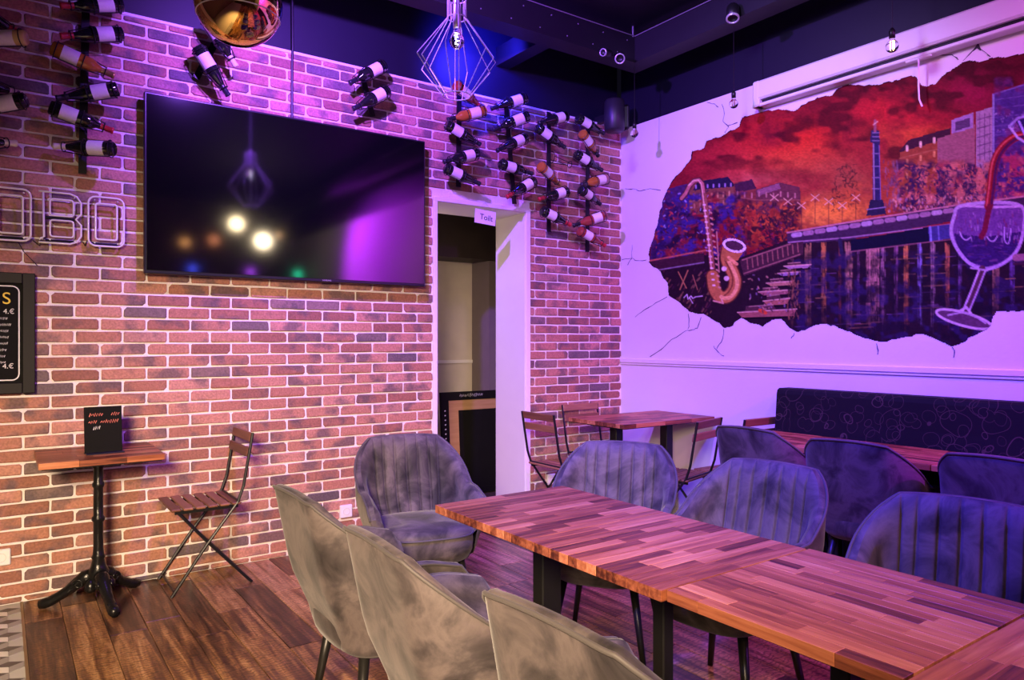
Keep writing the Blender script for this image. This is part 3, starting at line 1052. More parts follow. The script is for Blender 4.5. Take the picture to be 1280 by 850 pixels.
# ================================================================== television
tv = tag(empty('television', (1.5295, 4.45, 1.73)), 'large black flat television hung on the brick wall', 'television')
TW, TH = 1.757 / 2, 1.01
bm = BM(); box(bm, -TW, TW, -0.012, 0.035, 0, TH, bev=0.004)
obj('body', bm, M_BEZEL, tv)
obj('screen', bbox(-TW + 0.011, TW - 0.011, -0.0145, -0.011, 0.020, TH - 0.011), M_SCREEN, tv)
obj('rear_housing', bbox(-0.5, 0.5, 0.035, 0.07, 0.12, 0.75, bev=0.006), M_BEZEL, tv)
obj('maker_lettering', text_mesh('SAMSUNG', 0.013), M_CHROME, tv, (0.17, -0.0135, 0.0095), (PI / 2, 0, 0))
# cable to the ceiling above the television
cp = on_y(365, 130, D - 0.02)
tag(obj('television_cable', tube(BM(), [(cp.x, D - 0.022, 2.70), (cp.x, D - 0.024, 3.1), (cp.x + 0.003, D - 0.026, 3.2), (cp.x, D - 0.024, ZC - 0.005)], 0.008, 8), M_BLACK),
    'black cable running up the brick wall from the television', 'cable')

# ================================================================== neon lettering
ns = tag(empty('neon_sign', (0, D - 0.05, 0)), 'unlit neon letters in double outlined cream tubing on the brick wall', 'sign')


def loop_rr(x0, x1, z0, z1, ch, n=4):
    """rounded or chamfered rectangle loop"""
    pts = []
    for cx, cz, a0 in ((x1 - ch, z1 - ch, 90), (x1 - ch, z0 + ch, 0), (x0 + ch, z0 + ch, -90), (x0 + ch, z1 - ch, -180)):
        for k in range(n + 1):
            a = R(a0 - 90 * k / n)
            pts.append((cx + ch * math.cos(a), 0, cz + ch * math.sin(a)))
    return pts


def npx(u, v):
    p = on_y(u, v, D - 0.05)
    return p.x, p.z


NZ0, NZ1 = npx(132, 308)[1], npx(132, 247)[1]
NH = NZ1 - NZ0
letters = []
ox0, ox1 = npx(110.5, 0)[0], npx(155, 0)[0]
bx0, bx1 = npx(54, 0)[0], npx(101.5, 0)[0]
lx1 = npx(38.5, 0)[0]; lx0 = lx1 - (ox1 - ox0)
for x0, x1, kind in ((lx0, lx1, 'O'), (bx0, bx1, 'B'), (ox0, ox1, 'O')):
    lt = empty('letter', (0, 0, 0), 0, ns)
    if kind == 'O':
        for i, ins in enumerate((0, 0.034)):
            obj('tube', tube(BM(), loop_rr(x0 + ins, x1 - ins, NZ0 + ins * 1.05, NZ1 - ins * 1.05, 0.035 if i == 0 else 0.012), 0.0055, 8, closed=True), M_CREAM, lt, smooth=True)
    else:
        zm = (NZ0 + NZ1) / 2
        pts = [(x0 - 0.02, 0, NZ0), (x1 - 0.05, 0, NZ0), (x1 - 0.02, 0, NZ0 + 0.012), (x1, 0, NZ0 + 0.045), (x1, 0, zm - 0.03), (x1 - 0.025, 0, zm), (x1, 0, zm + 0.03), (x1, 0, NZ1 - 0.045),
               (x1 - 0.02, 0, NZ1 - 0.012), (x1 - 0.05, 0, NZ1), (x0 - 0.02, 0, NZ1)]
        obj('tube', tube(BM(), pts, 0.0055, 8), M_CREAM, lt, smooth=True)
        obj('tube', tube(BM(), [(x0, 0, NZ1 - 0.004), (x0 + 0.004, 0, NZ0 + 0.03), (x0 - 0.01, 0, NZ0 + 0.022), (x0 - 0.018, 0, NZ0 + 0.012)], 0.0055, 8), M_CREAM, lt, smooth=True)
        obj('tube', tube(BM(), loop_rr(x0 + 0.03, x1 - 0.035, zm + 0.012, NZ1 - 0.034, 0.014), 0.005, 8, closed=True), M_CREAM, lt, smooth=True)
        obj('tube', tube(BM(), loop_rr(x0 + 0.03, x1 - 0.035, NZ0 + 0.034, zm - 0.012, 0.014), 0.005, 8, closed=True), M_CREAM, lt, smooth=True)
        bm = BM(); tube(bm, [(x0 + 0.01, 0.012, zm), (x1 - 0.03, 0.012, zm)], 0.009, 8)
        obj('blackout_bend', bm, M_BLACK, lt)
    bm = BM()
    for xx in (x0 + 0.03, x1 - 0.03):
        for zz in (NZ0 + 0.017, NZ1 - 0.017):
            tube(bm, [(xx, 0, zz), (xx, 0.062, zz)], 0.004, 6)
    obj('standoff', bm, M_CHROME, lt)
    bm = BM(); tube(bm, [(x0 + 0.01, 0.014, NZ0 + 0.014), (x1 - 0.03, 0.014, NZ0 + 0.014)], 0.007, 8)
    tube(bm, [(x0 + 0.006, 0.014, NZ0 + 0.02), (x0 + 0.006, 0.014, NZ0 + 0.12)], 0.006, 8)
    obj('blackout_bend', bm, M_BLACK, lt)
tube_w = BM()
tube(tube_w, [(lx1 + 0.01, 0.03, NZ0 + 0.01), (lx1 + 0.04, 0.035, NZ0 - 0.015), (bx0 - 0.01, 0.03, NZ0 + 0.02)], 0.003, 6)
tube(tube_w, [(bx1 + 0.01, 0.03, NZ0 + 0.02), (bx1 + 0.02, 0.035, NZ0 + 0.0), (ox0 - 0.002, 0.03, NZ0 + 0.03)], 0.003, 6)
tube(tube_w, [(lx1 - 0.06, 0.03, NZ0 + 0.01), (lx1 - 0.03, 0.036, NZ0 - 0.05), (lx1 + 0.03, 0.038, NZ0 - 0.12)], 0.002, 6)
obj('wiring', tube_w, M_BLACK, ns)

# ================================================================== menu board
q0, q1 = on_y(44, 342, D - 0.04), on_y(44, 491, D - 0.04)
MX, MZ1, MZ0 = q0.x, q0.z, q1.z
mb = tag(empty('menu_board', (MX - 0.25, D - 0.03, MZ0)), 'black framed chalkboard menu with handwritten prices below the neon letters', 'board')
MH = MZ1 - MZ0
bm = BM()
fw = 0.055
box(bm, -0.25, -0.25 + fw, -0.022, 0.018, 0, MH, bev=0.003); box(bm, 0.25 - fw, 0.25, -0.022, 0.018, 0, MH, bev=0.003)
box(bm, -0.25 + fw, 0.25 - fw, -0.022, 0.018, 0, fw, bev=0.003); box(bm, -0.25 + fw, 0.25 - fw, -0.022, 0.018, MH - fw, MH, bev=0.003)
obj('frame', bm, mat('black_frame_wood', (0.010, 0.009, 0.009), 0.5, spec=0.25), mb)
obj('slate', bbox(-0.25 + fw, 0.25 - fw, -0.006, 0.01, fw, MH - fw), M_CHALKBOARD, mb)
bm = BM()
lp = loop_rr(-0.25 + fw + 0.014, 0.25 - fw - 0.014, fw + 0.014, MH - fw - 0.014, 0.03)
strip(bm, [(x, -0.0066, z) for x, _, z in lp + lp[:1]], 0.006, (0, -1, 0))
obj('border_line', bm, M_CHALK, mb)
me = text_mesh('S', 0.085)
obj('heading', me, M_CHALKYEL, mb, (0.128, -0.0068, MH - 0.135), (PI / 2, 0, 0))
me = text_mesh('4.€', 0.035)
obj('price', me, M_CHALK, mb, (0.138, -0.0068, MH - 0.20), (PI / 2, 0, 0))
obj('price', me.copy(), None, mb, (0.135, -0.0068, fw + 0.085), (PI / 2, 0, 0))
for i in range(8):
    bm = BM()
    scribble(bm, (-0.12, -0.0066, MH - 0.235 - i * 0.032), (1, 0, 0), (0, 0, 1), (0, -1, 0), rng.uniform(0.24, 0.27), 0.013, rng, 0.003)
    obj('handwriting', bm, M_CHALK, mb)

# ================================================================== wine bottles and wall racks


def bottle_parts(shape):
    """axis along +z from the base (z = 0) to the mouth (z = 0.30)"""
    rb = 0.0375
    if shape == 'burgundy':
        glass = [(0, 0.004), (0.028, 0.0), (rb, 0.006), (rb + 0.001, 0.15), (rb - 0.006, 0.182), (0.022, 0.215), (0.0155, 0.24), (0.0145, 0.292), (0.0165, 0.293), (0.0165, 0.30), (0, 0.30)]
    else:
        glass = [(0, 0.004), (0.028, 0.0), (rb, 0.006), (rb, 0.185), (rb - 0.006, 0.203), (0.0185, 0.222), (0.0150, 0.236), (0.0145, 0.292), (0.0165, 0.293), (0.0165, 0.30), (0, 0.30)]
    lab = BM(); sg_ = 20
    r0 = rb + 0.0018
    rows = []
    for k in range(sg_ + 1):
        a = -PI * 0.62 + PI * 1.24 * k / sg_
        rows.append([lab.verts.new((r0 * math.cos(a), r0 * math.sin(a), z)) for z in (0.050, 0.128)])
    for a, b in zip(rows[:-1], rows[1:]):
        lab.faces.new((a[0], b[0], b[1], a[1]))
    cap = lathe(BM(), [(0.0155, 0.238), (0.0160, 0.241), (0.0158, 0.29), (0.0175, 0.2915), (0.0175, 0.302), (0, 0.303)], 16)
    res = []
    for nm, b in (('glass', lathe(BM(), glass, 24)), ('label', lab), ('capsule', cap)):
        bmesh.ops.recalc_face_normals(b, faces=b.faces)
        me = bpy.data.meshes.new(nm); b.to_mesh(me); b.free()
        me.polygons.foreach_set('use_smooth', [True] * len(me.polygons)); res.append(me)
    # the label ribbon faces outwards whatever its winding
    return res


BOT = {s: bottle_parts(s) for s in ('burgundy', 'bordeaux')}
BMESH = {}


def bottle_mesh(shape, i, m):
    k = (shape, i, m.name)
    if k not in BMESH:
        me = BOT[shape][i].copy(); me.materials.clear(); me.materials.append(m); BMESH[k] = me
    return BMESH[k]


GL = {'dark': (M_GLASSDK, 'dark'), 'amber': (M_AMBER, 'amber'), 'rose': (M_ROSE, 'red-tinted'), 'pale': (M_PALE, 'pale golden')}
ORD = ['topmost', 'second', 'third', 'fourth', 'fifth', 'sixth', 'seventh']


def rack(name_label, where, bar0, bar1, bottles):
    """bar0, bar1 = photo pixels of the ends of the upright; bottles = (base px, neck px, glass, capsule)"""
    pa, pb = on_y(*bar0, D - 0.03), on_y(*bar1, D - 0.03)
    rk = tag(empty('wine_rack', ((pa.x + pb.x) / 2, D - 0.03, min(pa.z, pb.z))), name_label, 'wine rack')
    rk_loc = rk.location.copy()

    def L(p):
        return Vector(p) - rk_loc
    ax = (pb - pa).normalized()
    sd = ax.cross(Vector((0, 1, 0))).normalized()
    bm = BM()
    vs = []
    for p in (pa, pb):
        for s in (-1, 1):
            for y in (-0.004, 0.004):
                vs.append(bm.verts.new(L(p + sd * s * 0.019 + Vector((0, y, 0)))))
    for f in ((0, 1, 3, 2), (4, 5, 7, 6), (0, 1, 5, 4), (2, 3, 7, 6), (0, 2, 6, 4), (1, 3, 7, 5)):
        bm.faces.new([vs[i] for i in f])
    obj('upright', bm, M_BLACK, rk)
    bm = BM()
    for f in (0.15, 0.85):
        p = L(pa + (pb - pa) * f)
        tube(bm, [p, p + Vector((0, 0.04, 0))], 0.006, 6)
    obj('wall_fixing', bm, M_BLACK, rk)
    for i, (b0, b1, gl, capc) in enumerate(bottles):
        yc = D - 0.135
        a = on_y(*b0, yc); c = on_y(*b1, yc)
        d = c - a
        mid = (a + c) / 2
        ln = d.length
        if ln < 0.29:
            k = min(0.20, math.sqrt(max(0, 0.303 ** 2 - ln ** 2)) * 0.75)
            d = Vector((d.x, k, d.z))
        dn = d.normalized()
        front = Vector((0, -1, 0.25)); front = (front - dn * front.dot(dn)).normalized()
        side = dn.cross(front)
        mtx = Matrix((( front.x, side.x, dn.x), (front.y, side.y, dn.y), (front.z, side.z, dn.z))).to_4x4()
        base = mid - dn * 0.151
        reach = max(base.y, (base + dn * 0.3).y) + 0.03
        if reach > D - 0.045:
            base.y -= reach - (D - 0.045)
        t = empty('wine_bottle', base)
        t.rotation_euler = mtx.to_euler()
        shape = 'burgundy' if (i + len(bottles)) % 2 else 'bordeaux'
        gm, gname = GL[gl]
        obj('glass', bottle_mesh(shape, 0, gm), None, t)
        obj('label', bottle_mesh(shape, 1, M_LABEL), None, t)
        obj('capsule', bottle_mesh(shape, 2, M_CAPS[capc]), None, t)
        nth = ORD[i] + (' from top' if i else '')
        tag(t, '%s wine bottle, %s capsule, %s in %s' % (gname, capc, nth, where), 'bottle', 'wine bottles in the wall racks')
        # wire cradle: ring round the body, ring round the neck, two rods and an arm to the upright
        bm = BM()

        def ring(z, r_):
            tube(bm, [L(base + dn * z + (front * math.cos(2 * PI * k / 18) + side * math.sin(2 * PI * k / 18)) * r_) for k in range(18)], 0.0028, 6, closed=True)
        ring(0.150, 0.0455); ring(0.255, 0.0255); ring(0.022, 0.0455)
        for s in (-1, 1):
            tube(bm, [L(base + dn * 0.022 + side * s * 0.0455), L(base + dn * 0.150 + side * s * 0.0455), L(base + dn * 0.255 + side * s * 0.0255)], 0.0028, 6)
        tg = mid + (pa - mid) - sd * 0
        f = max(0.02, min(0.98, (mid - pa).dot(ax) / (pb - pa).length))
        on_bar = pa + (pb - pa) * f
        for z, r_ in ((0.150, 0.0455), (0.255, 0.0255)):
            tube(bm, [L(base + dn * z - front * r_), L((base + dn * z - front * r_) * 0.25 + on_bar * 0.75 + Vector((0, -0.012, 0))), L(on_bar + Vector((0, -0.003, 0)))], 0.003, 6)
        obj('wire_cradle', bm, M_BLACK, rk)
    return rk


rack('black wine rack farthest from the doorway, beyond the rack above the neon letters', 'rack beyond the neon letters', (-28, -20), (-30, 215),
     [((-52, 6), (23, 36), 'dark', 'red'), ((31, 52), (-50, 44), 'pale', 'cream'), ((-52, 100), (24, 113), 'dark', 'cream'), ((32, 128), (-50, 136), 'dark', 'black'), ((-60, 178), (18, 176), 'dark', 'cream')])
rack('black upright wine rack above the neon letters, beside the television', 'rack above the neon letters', (108, -25), (103, 217),
     [((155, 6), (74, 7), 'dark', 'red'), ((155, 42), (74, 45), 'dark', 'red'), ((64, 59), (143, 95), 'amber', 'gold'), ((146, 114), (72, 120), 'dark', 'black'), ((61, 133), (142, 164), 'dark', 'red'), ((139, 190), (71, 180), 'dark', 'cream')])
rack('slanting wine rack beside the golden globe lamp', 'slanting rack by the golden globe', (281, 32), (245, 98),
     [((255, 18), (297, 86), 'dark', 'cream'), ((246, 58), (286, 120), 'dark', 'black')])
rack('short slanting wine rack above the television near the wire cage lamp', 'short rack above the television', (452, 92), (466, 146),
     [((483, 80), (435, 105), 'dark', 'black'), ((487, 112), (440, 137), 'dark', 'black')])
rack('wine rack above the doorway nearest the television', 'rack under the wire cage lamp', (574, 102), (573, 234),
     [((566, 108), (606, 133), 'rose', 'red'), ((603, 140), (563, 148), 'amber', 'black'), ((557, 155), (601, 181), 'dark', 'black'), ((600, 191), (552, 203), 'dark', 'black'), ((556, 210), (600, 230), 'dark', 'black')])
rack('wine rack over the middle of the doorway head', 'rack over the door head', (632, 125), (643, 255),
     [((654, 124), (618, 134), 'dark', 'black'), ((655, 147), (622, 160), 'dark', 'black'), ((657, 172), (622, 188), 'dark', 'black'), ((625, 205), (665, 217), 'dark', 'black'), ((668, 226), (634, 246), 'dark', 'red')])
rack('wine rack just past the doorway with one empty cradle', 'rack with the empty cradle', (686, 140), (686, 290),
     [((712, 144), (670, 155), 'dark', 'black'), ((667, 156), (710, 187), 'dark', 'black'), ((671, 209), (704, 229), 'amber', 'gold'), ((709, 239), (674, 249), 'dark', 'red'), ((673, 261), (717, 283), 'dark', 'red')])
_g = bpy.data.objects['wine_rack.006']
bm = BM()
_c = on_y(700, 201, D - 0.12) - _g.location
for dx_, rr in ((-0.09, 0.046), (0.10, 0.026)):
    tube(bm, [_c + Vector((dx_, rr * math.cos(2 * PI * k / 18), rr * math.sin(2 * PI * k / 18) - dx_ * 0.15)) for k in range(18)], 0.0028, 6, closed=True)
for sy in (-1, 1):
    tube(bm, [_c + Vector((-0.09, sy * 0.046, 0.0135)), _c + Vector((0.10, sy * 0.026, -0.015))], 0.0028, 6)
tube(bm, [_c + Vector((-0.09, 0.046, 0.0135)), Vector((0, 0, _c.z)), _c + Vector((0.10, 0.026, -0.015))], 0.003, 6)
obj('wire_cradle', bm, M_BLACK, _g)
rack('wine rack closest to the white wall corner', 'rack closest to the white wall', (735, 150), (734, 315),
     [((719, 146), (757, 168), 'dark', 'black'), ((723, 168), (752, 193), 'amber', 'black'), ((719, 192), (753, 213), 'dark', 'black'), ((759, 223), (727, 231), 'amber', 'black'),
      ((722, 238), (754, 254), 'dark', 'black'), ((752, 270), (722, 281), 'rose', 'black'), ((722, 287), (758, 308), 'rose', 'red')])

# ================================================================== lamps
# gold mirrored globe
gp = Vector((0.695, 2.67, 2.565))
gl = tag(empty('globe_lamp', gp), 'gold mirrored globe pendant lamp hanging above the television', 'lamp')
bm = BM(); lathe(bm, [(0.15 * math.sin(R(a)), -0.15 * math.cos(R(a))) for a in range(0, 177, 4)], 56)
obj('shade', bm, M_GOLD, gl, smooth=True)
obj('rim', tube(BM(), [(0.1505 * math.cos(2 * PI * k / 40) * 0.94, 0.1505 * math.sin(2 * PI * k / 40) * 0.94, -0.0515) for k in range(40)], 0.0022, 6, closed=True), M_CHROME, gl, smooth=True)
obj('cap', lathe(BM(), [(0.0, 0.14), (0.03, 0.14), (0.03, 0.20), (0.012, 0.22), (0, 0.22)], 20), M_BLACK, gl, smooth=True)
obj('cord', tube(BM(), [(0, 0, 0.215), (0, 0, ZC - gp.z - 0.001)], 0.004, 6), M_BLACK, gl)

# wire cage pendant
wp = Vector((1.678, 2.795, 2.62))
wc = tag(empty('cage_lamp', wp), 'white wire cage pendant lamp shaped like a cut diamond', 'lamp')


def ringp(r_, z, n=24):
    return [(r_ * math.cos(2 * PI * k / n), r_ * math.sin(2 * PI * k / n), z) for k in range(n)]


for r_, z in ((0.042, 0.19), (0.042, 0.275), (0.062, -0.16)):
    obj('ring', tube(BM(), ringp(r_, z), 0.0026, 6, closed=True), M_WIRE, wc)
NR = 12
for k in range(NR):
    a = 2 * PI * k / NR + 0.13
    zz = 0.012 if k % 2 else -0.016
    a2 = a + (0.10 if k % 2 else -0.10)
    rib = [(0.042 * math.cos(a), 0.042 * math.sin(a), 0.275), (0.042 * math.cos(a), 0.042 * math.sin(a), 0.19), (0.182 * math.cos(a2), 0.182 * math.sin(a2), zz), (0.062 * math.cos(a), 0.062 * math.sin(a), -0.16)]
    bm = BM()
    for p, q in zip(rib[:-1], rib[1:]):
        tube(bm, [p, q], 0.0022, 6)
    obj('rib', bm, M_WIRE, wc)
obj('socket', lathe(BM(), [(0, 0.145), (0.017, 0.145), (0.019, 0.20), (0.012, 0.29), (0.006, 0.31), (0, 0.31)], 16), M_CHROME, wc, smooth=True)
bm = BM(); lathe(bm, [(0.0, 0.052), (0.015, 0.054), (0.028, 0.066), (0.034, 0.086), (0.028, 0.108), (0.016, 0.128), (0.014, 0.148)], 20)
obj('bulb', bm, M_GLASS, wc, smooth=True)
bm = BM(); tube(bm, [(0.008 * math.cos(k * 1.9), 0.008 * math.sin(k * 1.9), 0.075 + 0.004 * k) for k in range(12)], 0.0016, 5)
obj('filament', bm, mat('filament_glow', (1, 0.8, 0.5), 0.5, emit=(0.85, 0.8, 1.0), estr=14), wc)
obj('cord', tube(BM(), [(0, 0, 0.305), (0, 0, ZC - wp.z - 0.001)], 0.004, 6), M_CHROME, wc)


def bulb_pendant(x, u, v, rr, lit, label):
    p = on_x(u, v, x)
    t = tag(empty('bulb_pendant', p), label, 'lamp')
    bm = BM(); lathe(bm, [(rr * math.sin(R(a)), -rr * math.cos(R(a))) for a in range(0, 156, 12)] + [(rr * 0.38, rr * 1.15), (rr * 0.36, rr * 1.4)], 20)
    obj('bulb', bm, M_GLASS, t, smooth=True)
    obj('socket', lathe(BM(), [(0, rr * 1.35), (rr * 0.48, rr * 1.35), (rr * 0.5, rr * 2.5), (rr * 0.2, rr * 3.0), (0, rr * 3.0)], 14), M_BLACK, t, smooth=True)
    bm = BM()
    for k in range(5):
        a = 2 * PI * k / 5
        tube(bm, [(rr * 0.28 * math.cos(a), rr * 0.28 * math.sin(a), -rr * 0.45), (rr * 0.22 * math.cos(a + 0.3), rr * 0.22 * math.sin(a + 0.3), rr * 0.7)], rr * 0.05, 5)
    obj('filament', bm, mat('lit_filament', (1, 0.7, 0.3), 0.5, emit=(1, 0.62, 0.22), estr=5) if lit else M_CORK, t)
    obj('cord', tube(BM(), [(0, 0, rr * 2.95), (0, 0, ZC - p.z - 0.001)], 0.0025, 6), M_BLACK, t)


bulb_pendant(3.95, 793, 167, 0.030, False, 'bare globe bulb hanging on a thin cord near the room corner')
bulb_pendant(4.05, 917, 130, 0.030, False, 'bare globe bulb hanging in front of the white screen box end')
bulb_pendant(4.05, 1115, 58, 0.034, True, 'bare globe bulb with yellow filament hanging before the screen box')

# small spotlights on the ceiling frame


def spot(loc, aim, label, r_=0.035, arm=(0, 0.09, 0.06)):
    t = tag(empty('spotlight', loc), label, 'spotlight')
    q = (Vector(aim) - Vector(loc)).to_track_quat('Z', 'Y').to_euler()
    for nm, pf, m in (('can', [(0, -0.06), (r_ * 0.7, -0.06), (r_, -0.04), (r_, 0.05), (r_ * 0.86, 0.05), (r_ * 0.8, 0.03), (0, 0.03)], M_BLACK), ('trim_ring', [(r_ * 1.04, 0.04), (r_ * 1.08, 0.05), (r_ * 0.84, 0.054), (r_ * 0.8, 0.046)], M_CHROME)):
        obj(nm, lathe(BM(), pf, 18), m, t, rot=q, smooth=True)
    obj('stem', tube(BM(), [(0, 0, 0.0), arm], 0.008, 6), M_BLACK, t)
    return t


c0 = on_y(775, 72, 3.82)
spot(c0, (0.6, 0.8, 1.0), 'small ring-trimmed spotlight under the corner of the ceiling frame')
c1 = on_y(758, 66, 3.82)
spot(c1, (-0.5, 2.6, 2.4), 'small dark spotlight next to the ring-trimmed one on the ceiling frame', 0.026)
c2 = on_x(916, 16, 3.84)
spot((c2.x, c2.y, c2.z), (3.0, c2.y - 0.6, 1.0), 'dark angular spotlight on the ceiling frame along the mural wall', 0.04, (0.075, 0, 0.03))

# loudspeaker in the corner
sp0 = on_y(768, 144, 4.34)
sk = tag(empty('loudspeaker', sp0), 'dark round-bodied loudspeaker mounted high in the corner above the wine racks', 'speaker')
obj('cabinet', lathe(BM(), [(0, -0.135), (0.070, -0.135), (0.082, -0.12), (0.086, 0.0), (0.082, 0.11), (0.07, 0.125), (0, 0.125)], 24), mat('speaker_black', (0.02, 0.02, 0.024), 0.4), sk, smooth=True)
obj('grille', bbox(0.082, 0.135, -0.055, 0.045, -0.11, 0.10, bev=0.02), M_BLACK, sk)
obj('bracket', bbox(-0.02, 0.02, 0.07, 0.218, -0.03, 0.03), M_BLACK, sk)

# roll-up projection screen housing
ps = tag(empty('projection_screen', (RW - 0.05, 0.9, 2.98)), 'white roll-up projection screen box fixed along the top of the mural wall', 'screen')
y1 = 3.13 - 0.9
obj('housing', bbox(-0.045, 0.049, 0.0, y1, 0.045, 0.175, bev=0.012), M_PLASTIC, ps)
obj('lower_lip', bbox(-0.030, 0.049, 0.0, y1 + 0.02, 0.0, 0.022, bev=0.005), M_PLASTIC, ps)
obj('slot', bbox(-0.010, 0.045, 0.02, y1 - 0.04, 0.020, 0.046), mat('slot_black', (0.01, 0.01, 0.012), 0.6), ps)
obj('end_cap', bbox(-0.047, 0.0495, y1 - 0.05, y1 + 0.004, 0.0, 0.176, bev=0.01), M_PLASTIC, ps)
cq = on_x(1148, 90, RW - 0.07)
bm = BM(); tube(bm, [(-0.02, cq.y - 0.9, 0.0), (-0.02, cq.y - 0.9, -0.16), (-0.022, cq.y - 0.905, -0.24), (-0.02, cq.y - 0.92, -0.285)], 0.005, 6)
obj('pull_cord', bm, M_PLASTIC, ps)
bm = BM(); tube(bm, [(-0.02, cq.y - 0.97, -0.004), (-0.02, cq.y - 0.83, -0.004)], 0.007, 6)
obj('pull_bar', bm, M_PLASTIC, ps)

# paper door sign
p0 = on_y(605, 272, D - 0.012)
ds = tag(empty('door_sign', (p0.x, D - 0.030, p0.z)), 'white paper sign with black handwriting hanging from the doorway head', 'sign')
obj('paper', bbox(-0.092, 0.092, -0.001, 0.001, -0.052, 0.052), mat('sign_paper', (0.82, 0.80, 0.80), 0.7), ds, rot=(0, R(4), 0))
me = text_mesh('Toilt', 0.060)
obj('handwriting', me, M_INK, ds, (0.008, -0.0016, -0.004), (PI / 2, R(6), 0))
bm = BM(); tube(bm, [(-0.055, 0, 0.05), (0.0, 0.008, 0.115), (0.065, 0, 0.046)], 0.0012, 5)
obj('string', bm, M_CHROME, ds)

# wall sockets


def socket(u, v, label):
    p = on_y(u, v, D - 0.012)
    t = tag(empty('wall_socket', (p.x, D - 0.012, p.z)), label, 'socket')
    obj('plate', bbox(-0.042, 0.042, -0.010, 0.012, -0.042, 0.042, bev=0.005), M_PLASTIC, t)
    obj('well', lathe(BM(), [(0.0, 0.006), (0.021, 0.006), (0.021, 0.0125), (0.023, 0.0125), (0.023, 0.009)], 20), mat('socket_well', (0.6, 0.6, 0.6), 0.4), t, rot=(PI / 2, 0, 0))
    return t


socket(432.5, 639, 'white wall socket low on the brick wall behind the grey armchairs')
socket(689, 599, 'white wall socket low on the brick wall beside the doorway frame')
socket(1, 697, 'white wall socket low on the brick wall left of the cast iron pedestal')

# ================================================================== mural
rs = np.random.RandomState(7)


def vnoise(u, v, sx, sy, seed):
    r_ = np.random.RandomState(seed)
    g = r_.rand(256, 256)
    x = u / sx; y = v / sy
    xi = np.floor(x).astype(int); yi = np.floor(y).astype(int)
    fx = x - xi; fy = y - yi
    fx = fx * fx * (3 - 2 * fx); fy = fy * fy * (3 - 2 * fy)
    g00 = g[xi % 256, yi % 256]; g10 = g[(xi + 1) % 256, yi % 256]; g01 = g[xi % 256, (yi + 1) % 256]; g11 = g[(xi + 1) % 256, (yi + 1) % 256]
    return (g00 * (1 - fx) + g10 * fx) * (1 - fy) + (g01 * (1 - fx) + g11 * fx) * fy


STEP = 0.005
ys = np.arange(0.66, 4.32, STEP); zs = np.arange(1.27, 3.06, STEP)
YY, ZZ = np.meshgrid(ys, zs, indexing='ij')
dep = RW * FX + YY * FY
U = 640 + 902 * (RW * 0.8158 - YY * 0.5787) / dep
V = 425 - 902 * (ZZ - H) / dep


def inpoly(pts, u, v):
    ins = np.zeros(u.shape, bool)
    n = len(pts)
    for i in range(n):
        x0, y0 = pts[i]; x1, y1_ = pts[(i + 1) % n]
        if y0 == y1_:
            continue
        c = ((y0 > v) != (y1_ > v)) & (u < (x1 - x0) * (v - y0) / (y1_ - y0) + x0)
        ins ^= c
    return ins


OUT = [(811, 325), (813, 306), (821, 281), (823, 269), (833.5, 236), (846, 219), (864, 199), (866, 188), (880, 185), (883, 176), (901, 170), (924, 158), (928, 147), (938, 143), (973, 135), (994, 138),
       (1010, 127), (1025, 121), (1040, 118), (1050, 108), (1057, 105), (1087, 106), (1101, 105), (1118, 100), (1139, 94), (1146, 97), (1152, 105), (1158, 107), (1168, 104), (1179, 94), (1191, 86), (1205, 76), (1228, 76),
       (1242, 72), (1280, 67), (1350, 60), (1420, 80), (1480, 140), (1530, 230), (1515, 330), (1450, 385), (1380, 372), (1330, 398), (1280, 389), (1247, 390), (1243, 396), (1238, 410), (1195, 433), (1191, 434.5),
       (1175, 426), (1151, 418), (1125, 423), (1105, 429), (1079, 423), (1053, 412), (1040, 407), (1027, 405), (997, 416), (986, 410), (976, 399), (966, 400), (953, 408), (937, 404), (927, 398), (916, 407), (906, 410),
       (890, 399), (880, 393), (862, 391), (852, 381), (836, 370), (834, 355), (826, 341), (810, 327)]
MASK = inpoly(OUT, U + (vnoise(U, V, 6, 6, 91) - 0.5) * 2.5, V + (vnoise(U, V, 6, 6, 92) - 0.5) * 2.5)
C = np.zeros(U.shape + (3,))


def blend(m, col, a=1.0):
    if not isinstance(a, np.ndarray):
        C[m] = C[m] * (1 - a) + np.array(col) * a
    else:
        C[m] = C[m] * (1 - a[m][:, None]) + np.array(col) * a[m][:, None]


def poly(pts, col, a=1.0):
    xs = [p[0] for p in pts]; yz = [p[1] for p in pts]
    bb = (U >= min(xs)) & (U <= max(xs)) & (V >= min(yz)) & (V <= max(yz))
    if not bb.any():
        return
    ii = np.nonzero(bb)
    k = inpoly(pts, U[ii], V[ii])
    sel = (ii[0][k], ii[1][k])
    C[sel] = C[sel] * (1 - a) + np.array(col) * a


def line(pts, wd, col, a=1.0, taper=False):
    pts = np.array(pts, float)
    x0, y0 = pts.min(0) - wd; x1, y1_ = pts.max(0) + wd
    bb = (U >= x0) & (U <= x1) & (V >= y0) & (V <= y1_)
    if not bb.any():
        return
    ii = np.nonzero(bb)
    u, v = U[ii], V[ii]
    best = np.full(u.shape, 1e9)
    for p, q in zip(pts[:-1], pts[1:]):
        d = q - p; L2 = max(1e-9, (d ** 2).sum())
        t = np.clip(((u - p[0]) * d[0] + (v - p[1]) * d[1]) / L2, 0, 1)
        best = np.minimum(best, np.hypot(u - p[0] - t * d[0], v - p[1] - t * d[1]))
    al = np.clip((wd / 2 + 0.5 - best), 0, 1) * a
    k = al > 0
    sel = (ii[0][k], ii[1][k])
    C[sel] = C[sel] * (1 - al[k][:, None]) + np.array(col) * al[k][:, None]


